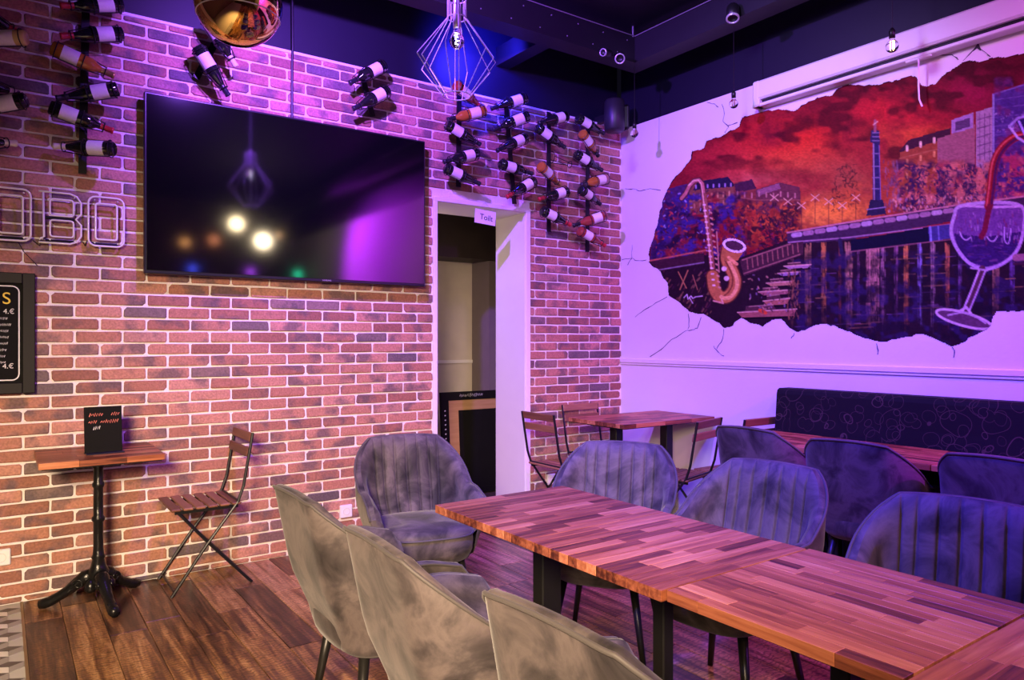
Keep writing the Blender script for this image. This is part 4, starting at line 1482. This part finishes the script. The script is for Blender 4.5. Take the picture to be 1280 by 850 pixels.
def smooth_pts(pts, closed=False, k=5):
    """Catmull-Rom through pts"""
    n = len(pts); out = []
    for i in range(n if closed else n - 1):
        p0, p1, p2, p3 = [np.array(pts[(i + d) % n] if closed else pts[min(max(i + d, 0), n - 1)], float) for d in (-1, 0, 1, 2)]
        for q in range(k):
            t = q / k
            out.append(tuple(0.5 * ((2 * p1) + (p2 - p0) * t + (2 * p0 - 5 * p1 + 4 * p2 - p3) * t * t + (3 * p1 - p0 - 3 * p2 + p3) * t ** 3)))
    if not closed:
        out.append(tuple(pts[-1]))
    return out


def mottle(x0, x1, y0, y1_, cols, sc, a, seed, feather=8):
    """broken patches of paint"""
    e = np.clip(np.minimum(np.minimum(U - x0, x1 - U), np.minimum(V - y0, y1_ - V)) / feather, 0, 1)
    for q, col in enumerate(cols):
        nn = vnoise(U, V, sc, sc * 0.9, seed + q) * 0.6 + vnoise(U, V, sc * 0.4, sc * 0.4, seed + q + 50) * 0.4
        al = np.clip((nn - 0.52) * 6, 0, 1) * e * a
        C[...] = C * (1 - al[..., None]) + np.array(col) * al[..., None]


def dabs(n, x0, x1, y0, y1_, cols, s0, s1, a=0.8, seed=0, ang=None):
    r_ = random.Random(seed)
    for _ in range(int(n * 1.6)):
        x, y = r_.uniform(x0, x1), r_.uniform(y0, y1_)
        l = r_.uniform(s0, s1) * 0.5; th = r_.uniform(0, PI) if ang is None else R(ang + r_.uniform(-14, 14))
        line([(x, y), (x + l * math.cos(th), y + l * math.sin(th))], r_.uniform(0.8, 2.2), r_.choice(cols), a * r_.uniform(0.6, 1))


# sky
n_a = vnoise(U, V, 46, 28, 1) * 0.5 + vnoise(U, V, 20, 13, 2) * 0.3 + vnoise(U, V, 7, 5, 3) * 0.2
hgt = np.clip((V - 80) / 170, 0, 1)
C[...] = np.array([0.34, 0.03, 0.045])
blend(np.ones(U.shape, bool), (0.13, 0.012, 0.03), np.clip(1.25 - 1.9 * hgt - n_a * 0.5, 0, 0.85))
for (cu, cv, ru, rv, col, st) in ((990, 185, 75, 38, (0.80, 0.06, 0.03), 1.0), (1120, 140, 60, 30, (0.80, 0.05, 0.06), 0.95), (920, 205, 55, 22, (0.62, 0.06, 0.07), 0.8), (1000, 215, 70, 30, (0.78, 0.18, 0.06), 0.9),
                                  (1140, 168, 55, 12, (0.85, 0.20, 0.06), 0.8), (960, 225, 50, 12, (0.75, 0.30, 0.22), 0.6), (1115, 110, 60, 14, (0.5, 0.03, 0.05), 0.7), (1230, 115, 60, 25, (0.42, 0.02, 0.10), 0.8),
                                  (1060, 235, 70, 40, (0.38, 0.14, 0.09), 0.85), (1120, 225, 25, 50, (0.75, 0.20, 0.06), 0.7)):
    g = np.exp(-((U - cu) / ru) ** 2 - ((V - cv) / rv) ** 2) * st * np.clip(n_a * 1.9 - 0.2, 0, 1)
    C[...] = C * (1 - g[..., None]) + np.array(col) * g[..., None]
dk = np.clip((vnoise(U, V, 34, 17, 5) * 0.6 + vnoise(U, V, 12, 7, 6) * 0.4 - 0.50) * 4, 0, 0.75) * np.clip((235 - V) / 40, 0, 1)
blend(np.ones(U.shape, bool), (0.10, 0.01, 0.02), dk)
# glowing quay
for (cu, cv, ru, rv, col, st) in ((1020, 268, 50, 16, (0.95, 0.48, 0.10), 1.0), (1050, 262, 36, 14, (1.0, 0.42, 0.08), 1.0), (975, 262, 40, 14, (0.85, 0.20, 0.06), 0.8), (1065, 240, 24, 20, (0.7, 0.2, 0.06), 0.7)):
    g = np.exp(-((U - cu) / ru) ** 2 - ((V - cv) / rv) ** 2) * st * np.clip(0.35 + vnoise(U, V, 5, 4, 8), 0, 1)
    C[...] = C * (1 - g[..., None]) + np.array(col) * g[..., None]
# houses on the left bank
poly([(834, 236), (868, 228), (868, 330), (812, 330), (815, 300)], (0.12, 0.05, 0.16))
poly([(862, 238), (870, 226), (910, 222), (920, 234), (920, 262), (862, 270)], (0.32, 0.14, 0.09))
poly([(866, 238), (872, 227), (910, 221), (920, 233)], (0.045, 0.03, 0.08))
poly([(918, 228), (940, 225), (945, 236), (945, 262), (918, 262)], (0.30, 0.09, 0.07)); poly([(918, 230), (940, 224), (946, 236), (920, 240)], (0.11, 0.04, 0.08))
poly([(945, 237), (975, 228), (1000, 234), (1002, 268), (945, 268)], (0.22, 0.08, 0.09)); poly([(946, 238), (974, 229), (976, 236), (948, 245)], (0.36, 0.18, 0.22))
for i in range(7):
    x = 868 + i * 7.3
    line([(x, 245 - i * 0.9), (x, 250 - i * 0.9)], 2.2, (0.72, 0.42, 0.22)); line([(x, 255 - i * 0.8), (x, 260 - i * 0.8)], 1.8, (0.55, 0.28, 0.18))
    line([(x + 2, 232 - i * 0.4), (x + 2, 235 - i * 0.4)], 2, (0.45, 0.35, 0.55))
for i in range(9):
    line([(922 + i * 9, 240 + (i % 3)), (922 + i * 9, 245 + (i % 3))], 2, (0.65, 0.36, 0.3), 0.8)
line([(862, 252), (920, 246), (945, 250), (1000, 250)], 0.8, (0.55, 0.3, 0.2), 0.6)
# dark foliage and glints of the left bank
mottle(812, 935, 238, 330, [(0.05, 0.02, 0.12), (0.34, 0.04, 0.05), (0.035, 0.012, 0.05), (0.09, 0.05, 0.28)], 11, 0.85, 201)
mottle(920, 1005, 248, 312, [(0.62, 0.16, 0.05), (0.07, 0.02, 0.05), (0.35, 0.06, 0.04), (0.05, 0.015, 0.04)], 11, 0.85, 221)
dabs(260, 815, 1000, 255, 326, [(0.05, 0.015, 0.07), (0.10, 0.02, 0.08), (0.30, 0.06, 0.06), (0.55, 0.14, 0.06), (0.16, 0.05, 0.16)], 3, 9, 0.85, 1)
dabs(70, 820, 900, 236, 325, [(0.10, 0.06, 0.35), (0.05, 0.02, 0.10), (0.62, 0.12, 0.10), (0.55, 0.5, 0.75)], 2, 5, 0.8, 2)
dabs(90, 925, 1000, 250, 300, [(0.8, 0.26, 0.08), (0.6, 0.14, 0.05), (0.10, 0.03, 0.06), (0.25, 0.06, 0.06)], 3, 8, 0.8, 3)
dabs(70, 950, 985, 270, 312, [(0.035, 0.012, 0.04), (0.06, 0.02, 0.06)], 4, 10, 0.9, 4)
dabs(60, 1040, 1072, 205, 262, [(0.08, 0.03, 0.04), (0.14, 0.05, 0.04), (0.20, 0.08, 0.05)], 4, 10, 0.8, 5)
for i in range(7):        # lamp standards with little sparkles
    x = 968 + i * 17; y = 247 + (i % 3) * 5
    line([(x, y), (x, y + 32)], 0.9, (0.2, 0.07, 0.06), 0.8)
    line([(x - 5, y - 4), (x + 5, y + 4)], 0.9, (0.9, 0.62, 0.42)); line([(x - 5, y + 4), (x + 5, y - 4)], 0.9, (0.9, 0.62, 0.42))
# houses on the right bank
poly([(1125, 188), (1150, 172), (1186, 160), (1188, 262), (1122, 266)], (0.40, 0.12, 0.06))
poly([(1124, 189), (1136, 175), (1188, 160), (1188, 172), (1126, 190)], (0.10, 0.03, 0.06))
for i in range(3):
    for j in range(4):
        line([(1134 + i * 17, 183 - i * 5 + j * 17), (1134 + i * 17, 188 - i * 5 + j * 17)], 3.2 - 0.4 * j, (0.95, 0.72, 0.55) if j == 0 else (0.80, 0.42, 0.18), 0.9)
for j in range(3):
    line([(1125, 198 + j * 18), (1186, 183 + j * 19)], 1.0, (0.62, 0.3, 0.16), 0.7)
poly([(1172, 173), (1190, 168), (1190, 150), (1218, 140), (1220, 262), (1172, 262)], (0.42, 0.20, 0.22))
poly([(1190, 150), (1217, 141), (1217, 160), (1190, 167)], (0.45, 0.32, 0.50)); poly([(1194, 153), (1213, 147), (1213, 158), (1194, 164)], (0.17, 0.10, 0.20))
poly([(1220, 140), (1240, 134), (1241, 262), (1220, 262)], (0.46, 0.34, 0.42))
for j in range(5):
    line([(1222, 150 + j * 11), (1239, 145 + j * 11)], 1.2, (0.16, 0.08, 0.18), 0.9)
for x in (1225, 1231, 1237):
    line([(x, 142), (x, 200)], 1.0, (0.2, 0.1, 0.22), 0.8)
poly([(1241, 118), (1285, 104), (1560, 90), (1560, 260), (1241, 260)], (0.13, 0.07, 0.28))
for j in range(7):
    line([(1243, 125 + j * 11), (1420, 100 + j * 13)], 1.1, (0.26, 0.18, 0.44), 0.8)
line([(1242, 118), (1242, 190)], 2.0, (0.42, 0.4, 0.62)); line([(1242, 118), (1290, 103)], 1.5, (0.3, 0.25, 0.5))
dabs(46, 1244, 1290, 140, 165, [(0.7, 0.6, 0.85), (0.3, 0.2, 0.5)], 1, 3, 0.9, 31)
# trees of the right bank
mottle(1112, 1245, 198, 268, [(0.06, 0.02, 0.10), (0.62, 0.20, 0.09), (0.40, 0.09, 0.12), (0.045, 0.02, 0.10), (0.70, 0.30, 0.22)], 12, 0.8, 241)
mottle(1241, 1520, 180, 300, [(0.50, 0.07, 0.14), (0.16, 0.03, 0.18), (0.60, 0.18, 0.20), (0.09, 0.03, 0.20)], 16, 0.85, 261)
mottle(1241, 1520, 95, 190, [(0.09, 0.04, 0.22), (0.20, 0.12, 0.38), (0.28, 0.05, 0.18)], 14, 0.5, 281)
dabs(330, 1122, 1290, 205, 262, [(0.07, 0.02, 0.10), (0.12, 0.03, 0.12), (0.60, 0.20, 0.10), (0.75, 0.30, 0.20), (0.30, 0.06, 0.10), (0.45, 0.12, 0.16)], 3, 9, 0.85, 6)
dabs(150, 1240, 1500, 185, 300, [(0.55, 0.10, 0.18), (0.22, 0.04, 0.20), (0.70, 0.25, 0.25), (0.12, 0.04, 0.22)], 4, 11, 0.85, 7)
for cx in (1148, 1180, 1214):
    dabs(60, cx - 9, cx + 8, 205, 262, [(0.04, 0.02, 0.10), (0.08, 0.03, 0.14)], 4, 9, 0.9, cx)
dabs(60, 1110, 1215, 245, 266, [(0.75, 0.45, 0.42), (0.85, 0.55, 0.40), (0.5, 0.3, 0.4)], 2, 5, 0.9, 9, 80)
dabs(40, 1104, 1125, 200, 262, [(0.35, 0.2, 0.28), (0.22, 0.12, 0.2)], 6, 14, 0.7, 10, 88)
# monument column
poly([(1091, 178), (1099, 178), (1101, 252), (1091, 252)], (0.06, 0.05, 0.16))
line([(1092, 180), (1093, 250)], 1.2, (0.55, 0.40, 0.52)); line([(1099, 182), (1101, 250)], 1.0, (0.26, 0.2, 0.44))
poly([(1089, 163), (1099, 163), (1100, 180), (1088, 178)], (0.07, 0.05, 0.14)); line([(1094, 151), (1094, 164)], 3.2, (0.42, 0.16, 0.20)); line([(1092, 156), (1097, 152)], 1.2, (0.85, 0.55, 0.45))
for y in (166, 171, 176, 192, 208, 222, 236):
    line([(1091, y), (1099, y)], 1.2, (0.40, 0.32, 0.5), 0.8)
poly([(1088, 250), (1104, 250), (1106, 260), (1108, 268), (1083, 270), (1086, 258)], (0.05, 0.04, 0.10)); line([(1084, 262), (1107, 259)], 1.2, (0.40, 0.34, 0.5))
# water
wt = [(812, 327), (870, 318), (925, 322), (985, 300), (1060, 300), (1200, 292), (1560, 270), (1560, 460), (800, 460)]
poly(wt, (0.045, 0.018, 0.035))
strk = [(1010, 8, (0.62, 0.38, 0.18)), (1030, 6, (0.80, 0.40, 0.12)), (1050, 3, (0.4, 0.14, 0.08)), (1061, 9, (0.72, 0.45, 0.28)), (1073, 3, (0.3, 0.16, 0.25)), (1091, 16, (0.80, 0.46, 0.36)), (1104, 5, (0.5, 0.3, 0.34)), (1120, 4, (0.4, 0.2, 0.3)), (1133, 6, (0.85, 0.40, 0.12)),
        (1150, 5, (0.42, 0.36, 0.66)), (1166, 5, (0.6, 0.42, 0.42)), (1184, 5, (0.75, 0.34, 0.14)), (1245, 8, (0.5, 0.32, 0.2)), (1265, 6, (0.25, 0.15, 0.4)), (1300, 9, (0.6, 0.3, 0.2)), (1340, 8, (0.35, 0.2, 0.45)), (990, 4, (0.4, 0.22, 0.12)), (1200, 4, (0.3, 0.18, 0.36))]
r_ = random.Random(44)
for x, wd, col in strk:
    for k in range(int(wd * 3)):
        xx = x + r_.uniform(-wd / 2, wd / 2); y = 302 + r_.uniform(0, 12); 
        while y < 402:
            l = r_.uniform(5, 17); f = max(0.12, 1 - (y - 300) / 115)
            line([(xx, y), (xx + r_.uniform(-0.4, 0.4), y + l)], r_.uniform(0.8, 1.5), col, f * r_.uniform(0.2, 0.75)); y += l + r_.uniform(3, 16)
for k in range(120):
    x = r_.uniform(985, 1420); y = r_.uniform(315, 415); l = r_.uniform(8, 34)
    line([(x, y), (x + l, y - l * 0.05)], 0.9, r_.choice([(0.45, 0.26, 0.14), (0.28, 0.16, 0.30), (0.03, 0.012, 0.03), (0.55, 0.36, 0.16)]), 0.7)
mottle(985, 1520, 312, 432, [(0.03, 0.012, 0.05), (0.02, 0.01, 0.03), (0.07, 0.04, 0.16)], 13, 0.6, 301)
# left river wall
poly([(812, 327), (880, 316), (880, 330), (815, 340)], (0.10, 0.035, 0.06)); line([(812, 326), (882, 313)], 1.8, (0.62, 0.22, 0.14))
line([(820, 338), (880, 328)], 1.2, (0.4, 0.34, 0.42)); dabs(60, 825, 890, 335, 392, [(0.22, 0.08, 0.09), (0.14, 0.04, 0.10), (0.36, 0.22, 0.12), (0.06, 0.02, 0.05)], 4, 12, 0.8, 12, 120)
line([(848, 340), (858, 360)], 1.2, (0.6, 0.32, 0.14)); line([(860, 338), (850, 362)], 1.2, (0.6, 0.32, 0.14)); line([(866, 344), (872, 362)], 1.1, (0.5, 0.26, 0.14))
# bridge
poly([(984, 292), (1060, 279), (1205, 256), (1300, 244), (1300, 262), (1205, 274), (1060, 300), (984, 306)], (0.10, 0.05, 0.11))
line([(984, 291), (1060, 278), (1205, 255), (1300, 243)], 1.8, (0.62, 0.34, 0.36)); line([(986, 303), (1060, 297), (1200, 279), (1300, 262)], 1.5, (0.50, 0.34, 0.45))
for i in range(15):
    x = 992 + i * 14.6; y = 292.5 - (x - 992) * 0.158
    line([(x, y + 1.5), (x + 8, y + 0.4)], 6.0, (0.52, 0.34, 0.44) if i % 3 else (0.62, 0.5, 0.62), 0.85)
poly([(1064, 300), (1160, 284), (1162, 302), (1064, 314)], (0.012, 0.012, 0.05)); poly([(1160, 284), (1190, 280), (1190, 298), (1162, 302)], (0.10, 0.09, 0.28))
line([(1163, 284), (1164, 301)], 2.5, (0.34, 0.36, 0.66)); line([(1173, 283), (1174, 300)], 1.8, (0.25, 0.25, 0.55))
line([(1060, 315), (1190, 299)], 1.3, (0.45, 0.22, 0.24), 0.8); line([(1050, 300), (1052, 316)], 5, (0.05, 0.04, 0.10))
# embankment and boats
poly([(925, 326), (985, 304), (1004, 302), (1004, 318), (930, 345)], (0.12, 0.05, 0.07))
line([(928, 325), (988, 305)], 1.4, (0.5, 0.26, 0.22)); line([(930, 342), (1000, 318)], 1.3, (0.45, 0.24, 0.2))
for i in range(11):
    line([(934 + i * 6.3, 325 - i * 2.1), (935 + i * 6.3, 336 - i * 2.1)], 1.3, (0.48, 0.24, 0.18), 0.9)
for (x0, y0, l, hh, col) in ((980, 332, 34, 4, (0.50, 0.34, 0.40)), (972, 341, 28, 4, (0.40, 0.30, 0.42)), (958, 353, 34, 5, (0.55, 0.33, 0.2)), (948, 364, 40, 5, (0.42, 0.2, 0.18)), (954, 375, 34, 7, (0.5, 0.24, 0.15)), (922, 389, 74, 8, (0.44, 0.2, 0.15))):
    line([(x0 + 3, y0 + hh * 1.15), (x0 + l - 2, y0 + hh * 0.9)], 2.5, (0.02, 0.008, 0.02))
    poly([(x0, y0 + hh * 0.2), (x0 + l, y0 - hh * 0.35), (x0 + l - 4, y0 + hh * 0.7), (x0 + 6, y0 + hh)], col)
    poly([(x0 + l * 0.15, y0 - hh * 0.7), (x0 + l * 0.6, y0 - hh), (x0 + l * 0.66, y0 - hh * 0.2), (x0 + l * 0.12, y0 + 1)], (0.16, 0.07, 0.08)); line([(x0, y0 + hh * 0.2), (x0 + l, y0 - hh * 0.35)], 1.1, (0.85, 0.62, 0.45)); line([(x0 + l * 0.15, y0 - hh * 0.7), (x0 + l * 0.6, y0 - hh)], 1.0, (0.6, 0.4, 0.3))
dabs(46, 930, 985, 340, 388, [(0.70, 0.42, 0.3), (0.06, 0.02, 0.05), (0.4, 0.3, 0.42)], 2, 5, 0.8, 15)
line([(950, 388), (957, 391)], 4.5, (0.75, 0.16, 0.06)); line([(953, 388), (954, 391)], 1.6, (0.25, 0.12, 0.1))
dabs(60, 985, 1000, 335, 395, [(0.03, 0.01, 0.03), (0.4, 0.2, 0.1)], 4, 12, 0.8, 16, 90)
# saxophone
sx = [(852, 248), (857, 242), (862, 232), (868, 226), (874, 225), (878, 230), (880, 244), (883, 268), (887, 300), (890, 330), (893, 352)]
line(sx, 6.5, (0.16, 0.05, 0.06)); line(sx[:7], 4.0, (0.62, 0.28, 0.24)); line(sx[6:], 6.2, (0.42, 0.18, 0.12)); line([(p[0] - 1.3, p[1]) for p in sx[2:]], 1.4, (0.92, 0.60, 0.46))
bow = [(891, 345), (893, 360), (899, 370), (909, 371), (917, 362), (919, 350), (915, 338), (909, 326), (909, 316), (914, 308)]
bow = smooth_pts(bow)
line(bow, 17, (0.20, 0.07, 0.04)); line(bow, 14, (0.62, 0.30, 0.11)); line([(p[0] + 2.5, p[1] + 1) for p in bow[10:]], 4.5, (0.92, 0.56, 0.26)); line([(p[0] - 3, p[1] - 2) for p in bow[15:]], 2, (0.32, 0.12, 0.06))
poly([(904, 302), (932, 308), (930, 314), (922, 326), (902, 326)], (0.58, 0.27, 0.10)); line([(911, 322), (921, 330)], 4, (0.9, 0.5, 0.24))
for rx, ry, col in ((15, 8.5, (0.90, 0.84, 0.84)), (11.5, 5.8, (0.14, 0.06, 0.10))):
    t = np.linspace(0, 2 * PI, 26)
    poly([(918 + rx * math.cos(a) * 0.98 - ry * math.sin(a) * 0.1, 307 + ry * math.sin(a) + rx * math.cos(a) * 0.2) for a in t], col)
for k in range(15):
    x = 882.5 + k * 0.85; y = 256 + k * 7.2
    line([(x - 3, y), (x - 1, y)], 2.2, (0.90, 0.72, 0.62)); line([(x + 4, y + 2), (x + 6, y + 3)], 2.0, (0.70, 0.42, 0.30))
line([(905, 336), (905.5, 336)], 6, (0.85, 0.72, 0.64)); line([(908, 348), (908.5, 348)], 6, (0.85, 0.72, 0.64))
line([(892, 376), (904, 379), (902, 374)], 1.8, (0.80, 0.52, 0.36)); line([(896, 290), (899, 340)], 1.6, (0.6, 0.34, 0.26))
# signature strokes
line([(855, 372), (859, 368), (860, 374), (864, 370), (866, 373), (870, 371), (878, 370)], 1.0, (0.8, 0.72, 0.8)); line([(862, 372), (866, 379)], 0.9, (0.8, 0.72, 0.8))
# wine glass and the pouring bottle
bowl = [(1204, 255), (1240, 253), (1278, 257), (1279, 290), (1272, 312), (1256, 328), (1234, 336), (1212, 329), (1196, 310), (1190, 290), (1195, 270)]
bowl = smooth_pts([(1200, 258), (1240, 253), (1277, 258), (1280, 285), (1272, 312), (1256, 328), (1234, 336), (1212, 329), (1196, 310), (1189, 290), (1193, 270)], True)
poly(bowl, (0.24, 0.11, 0.33)); poly([(1193, 292), (1230, 296), (1277, 290), (1271, 313), (1255, 327), (1233, 334), (1212, 327), (1197, 309)], (0.08, 0.03, 0.17))
dabs(60, 1196, 1274, 262, 300, [(0.42, 0.22, 0.46), (0.3, 0.05, 0.14), (0.16, 0.06, 0.26), (0.55, 0.4, 0.62)], 4, 14, 0.7, 19, 88)
dabs(30, 1200, 1268, 300, 328, [(0.12, 0.05, 0.28), (0.05, 0.02, 0.12), (0.3, 0.12, 0.3)], 6, 18, 0.7, 20, 0)
line(bowl + bowl[:1], 4.2, (0.58, 0.46, 0.66)); line([(1205, 257), (1240, 259), (1276, 258)], 3, (0.66, 0.5, 0.7))
line(smooth_pts([(1200, 290), (1203, 297), (1208, 300), (1213, 297)]), 1.3, (0.7, 0.55, 0.8)); line(smooth_pts([(1234, 296), (1238, 301), (1243, 301), (1247, 295)]), 1.3, (0.7, 0.55, 0.8)); line(smooth_pts([(1256, 284), (1256, 300), (1261, 304), (1264, 286)]), 1.2, (0.65, 0.5, 0.78))
pour = [(1300, 158), (1284, 168), (1268, 172), (1252, 186), (1243, 205), (1239, 235), (1236, 258)]
pour = smooth_pts(pour)
line(pour, 11, (0.34, 0.02, 0.04)); line([(p[0] + 3, p[1] + 1) for p in pour], 3.5, (0.13, 0.02, 0.12)); line([(p[0] - 2.5, p[1] - 1) for p in pour], 2, (0.70, 0.16, 0.16)); line([(1237, 258), (1231, 288), (1227, 296)], 7, (0.26, 0.02, 0.07))
line([(1262, 158), (1272, 172), (1282, 178)], 3, (0.62, 0.55, 0.80)); line([(1262, 158), (1272, 148), (1290, 143), (1330, 118), (1420, 110)], 3, (0.45, 0.4, 0.7))
poly([(1270, 152), (1288, 145), (1330, 122), (1430, 112), (1430, 172), (1345, 168), (1300, 172), (1284, 176)], (0.045, 0.03, 0.16)); line([(1274, 152), (1284, 174)], 3.0, (0.50, 0.46, 0.85)); line([(1284, 148), (1292, 172)], 2.4, (0.35, 0.3, 0.7))
line([(1228, 336), (1219, 362), (1208, 388)], 8.5, (0.16, 0.07, 0.10)); line([(1224, 338), (1214, 364), (1204, 388)], 2.4, (0.70, 0.58, 0.66)); line([(1232, 338), (1222, 364), (1212, 388)], 2.2, (0.58, 0.46, 0.58)); line([(1214, 335), (1234, 338), (1240, 334)], 2.2, (0.6, 0.48, 0.6))
t = np.linspace(0, 2 * PI, 30)
base_e = [(1205 + 34.5 * math.cos(a), 399 + 8.5 * math.sin(a) + 9.0 * math.cos(a)) for a in t]
poly(base_e, (0.20, 0.10, 0.16)); line(base_e, 3.0, (0.74, 0.62, 0.62)); line([(1185, 394), (1204, 390), (1222, 397), (1232, 404)], 2.0, (0.6, 0.48, 0.54)); line([(1200, 389), (1208, 384), (1214, 392)], 3, (0.7, 0.58, 0.62))
line([(1270, 322), (1330, 318)], 9, (0.46, 0.26, 0.30), 0.9); line([(1268, 330), (1330, 327)], 3, (0.10, 0.04, 0.07))
# broken dark rim of the painted hole
line(OUT + OUT[:1], 1.6, (0.03, 0.012, 0.03), 0.85)
brush = 0.82 + 0.36 * vnoise(U * 1.0, V * 1.0, 2.2, 1.4, 71)
C *= brush[..., None]
C = np.clip(C, 0, 1) ** 1.3 * 0.9

idx = -np.ones(U.shape, int)
qm = MASK[:-1, :-1] & MASK[1:, :-1] & MASK[:-1, 1:] & MASK[1:, 1:]
used = np.zeros(U.shape, bool)
used[:-1, :-1] |= qm; used[1:, :-1] |= qm; used[:-1, 1:] |= qm; used[1:, 1:] |= qm
idx[used] = np.arange(used.sum())
co = np.stack([np.full(used.sum(), 0.0), YY[used] - 2.4, ZZ[used] - 1.28], 1)
qi, qj = np.nonzero(qm)
faces = np.stack([idx[qi, qj], idx[qi, qj + 1], idx[qi + 1, qj + 1], idx[qi + 1, qj]], 1)
me = bpy.data.meshes.new('painting')
me.vertices.add(len(co)); me.vertices.foreach_set('co', co.ravel())
me.loops.add(faces.size); me.loops.foreach_set('vertex_index', faces.ravel().astype(np.int32))
me.polygons.add(len(faces)); me.polygons.foreach_set('loop_start', np.arange(0, faces.size, 4, dtype=np.int32))
me.update(calc_edges=True)
at = me.color_attributes.new('paint', 'FLOAT_COLOR', 'POINT')
at.data.foreach_set('color', np.concatenate([C[used], np.ones((used.sum(), 1))], 1).ravel())
m = bpy.data.materials.new('mural_paint'); m.use_nodes = True
nt = m.node_tree; b = nt.nodes['Principled BSDF']
an = N(nt, 'ShaderNodeAttribute'); an.attribute_name = 'paint'
nt.links.new(an.outputs['Color'], b.inputs['Base Color'])
b.inputs['Roughness'].default_value = 0.7
b.inputs['Specular IOR Level'].default_value = 0.12
mural = tag(empty('mural', (RW - 0.0015, 2.4, 1.28)), 'wall painting of a night river city with saxophone and wine glass', 'mural')
obj('painting', me, m, mural)
# painted cracks running out of the hole
cracks = [[(781, 236), (792, 236), (800, 239), (812, 236), (826, 238)], [(778, 325), (790, 322), (796, 326), (808, 325)], [(790, 306), (790, 322)], [(784, 331), (790, 323)], [(812, 446), (826, 437), (840, 425), (856, 414), (866, 412)],
          [(860, 392), (862, 402), (860, 411)], [(876, 396), (872, 410), (866, 412)], [(794, 396), (806, 388), (820, 379), (834, 371)], [(905, 412), (902, 428), (896, 436)], [(902, 130), (906, 142), (904, 152), (911, 158), (906, 166)],
          [(911, 157), (922, 153)], [(1190, 434), (1193, 438), (1192, 447)], [(1096, 430), (1098, 438), (1097, 443)], [(993, 417), (989, 423)], [(1204, 76), (1214, 65), (1222, 58), (1231, 66), (1238, 71)], [(1146, 76), (1170, 70), (1190, 68), (1198, 75)], [(892, 432), (897, 440), (905, 445)], [(884, 128), (893, 130), (898, 134)]]
M_CRACK = mat('crack_paint', (0.06, 0.04, 0.07), 0.6)
for cr in cracks:
    bm = BM()
    pts = []
    for (x0, y0), (x1, y1_) in zip(cr[:-1], cr[1:]):
        for k in range(3):
            f = k / 3
            pts.append(on_x(x0 + (x1 - x0) * f + rng.uniform(-0.7, 0.7), y0 + (y1_ - y0) * f + rng.uniform(-0.7, 0.7), RW) - Vector((RW, 2.4, 1.28)))
    pts.append(on_x(*cr[-1], RW) - Vector((RW, 2.4, 1.28)))
    strip(bm, pts, [rng.uniform(0.002, 0.007) for _ in pts], (-1, 0, 0))
    obj('crack', bm, M_CRACK, mural)
bm = BM()
strip(bm, [on_x(a_, b_, RW) - Vector((RW, 2.4, 1.28)) for a_, b_ in ((1216, 64), (1222, 57), (1226, 63))], [0.006, 0.03, 0.006], (-1, 0, 0))
obj('crack', bm, M_CRACK, mural)

# ================================================================== the bar side behind the camera, seen mirrored in the television


def back_lamp(loc, r_, col, st, label, nm='globe_light', stretch=1.0):
    t = tag(empty(nm, loc), label, 'lamp')
    bm = BM(); lathe(bm, [(r_ * math.sin(R(a)), -r_ * stretch * math.cos(R(a))) for a in range(0, 181, 15)], 20)
    k = '%s_%d' % (nm, int(col[1] * 100 + col[2] * 10 + st))
    obj('glow', bm, mat(k, (0.8, 0.7, 0.5), 0.5, emit=col, estr=st), t, smooth=True)
    obj('cord', tube(BM(), [(0, 0, r_ * stretch), (0, 0, ZC - loc[2] - 0.001)], 0.005, 6), M_BLACK, t)


back_lamp((2.80, -2.0, 3.05), 0.10, (1.0, 0.78, 0.45), 26, 'warm globe lamp hanging over the bar side')
back_lamp((3.18, -2.0, 2.83), 0.12, (1.0, 0.80, 0.5), 26, 'larger warm globe lamp hanging lower over the bar side')
back_lamp((2.30, -3.0, 2.85), 0.07, (1.0, 0.42, 0.12), 5, 'amber lamp hanging at the far end of the bar side')
back_lamp((2.72, -3.0, 2.92), 0.08, (1.0, 0.30, 0.10), 4, 'orange lamp hanging beside the amber one on the bar side')
back_lamp((3.60, -2.6, 3.02), 0.05, (1.0, 0.55, 0.2), 5, 'small amber lamp hanging near the lit wall behind')
for x, col, nmz in ((2.47, (0.05, 0.08, 1.0), 'blue'), (3.36, (0.45, 0.06, 1.0), 'purple'), (4.15, (0.02, 0.9, 0.45), 'green')):
    t = tag(empty('party_light', (x, -3.3, 2.48)), '%s LED party light hung behind the camera' % nmz, 'lamp')
    obj('can', lathe(BM(), [(0, -0.09), (0.06, -0.09), (0.07, 0.0), (0.062, 0.0), (0.06, -0.02), (0, -0.02)], 18), M_BLACK, t, rot=(-PI / 2, 0, 0), smooth=True)
    obj('lens', lathe(BM(), [(0, 0.0), (0.06, -0.004)], 18), mat('led_' + nmz, (0.2, 0.2, 0.2), 0.4, emit=col, estr=9), t, rot=(-PI / 2, 0, 0))
    obj('stem', tube(BM(), [(0, -0.04, 0.06), (0, -0.04, ZC - 2.48 - 0.001)], 0.01, 6), M_BLACK, t)
bar = tag(empty('bar_counter', (0, 0, 0)), 'dark bar counter with wooden top behind the camera', 'counter')
obj('front_panel', bbox(-1.8, 2.2, -3.2, -2.7, 0.001, 1.06), mat('bar_front', (0.05, 0.03, 0.025), 0.5), bar)
obj('worktop', bbox(-1.85, 2.25, -3.25, -2.62, 1.06, 1.10, bev=0.006), M_SLAT, bar)
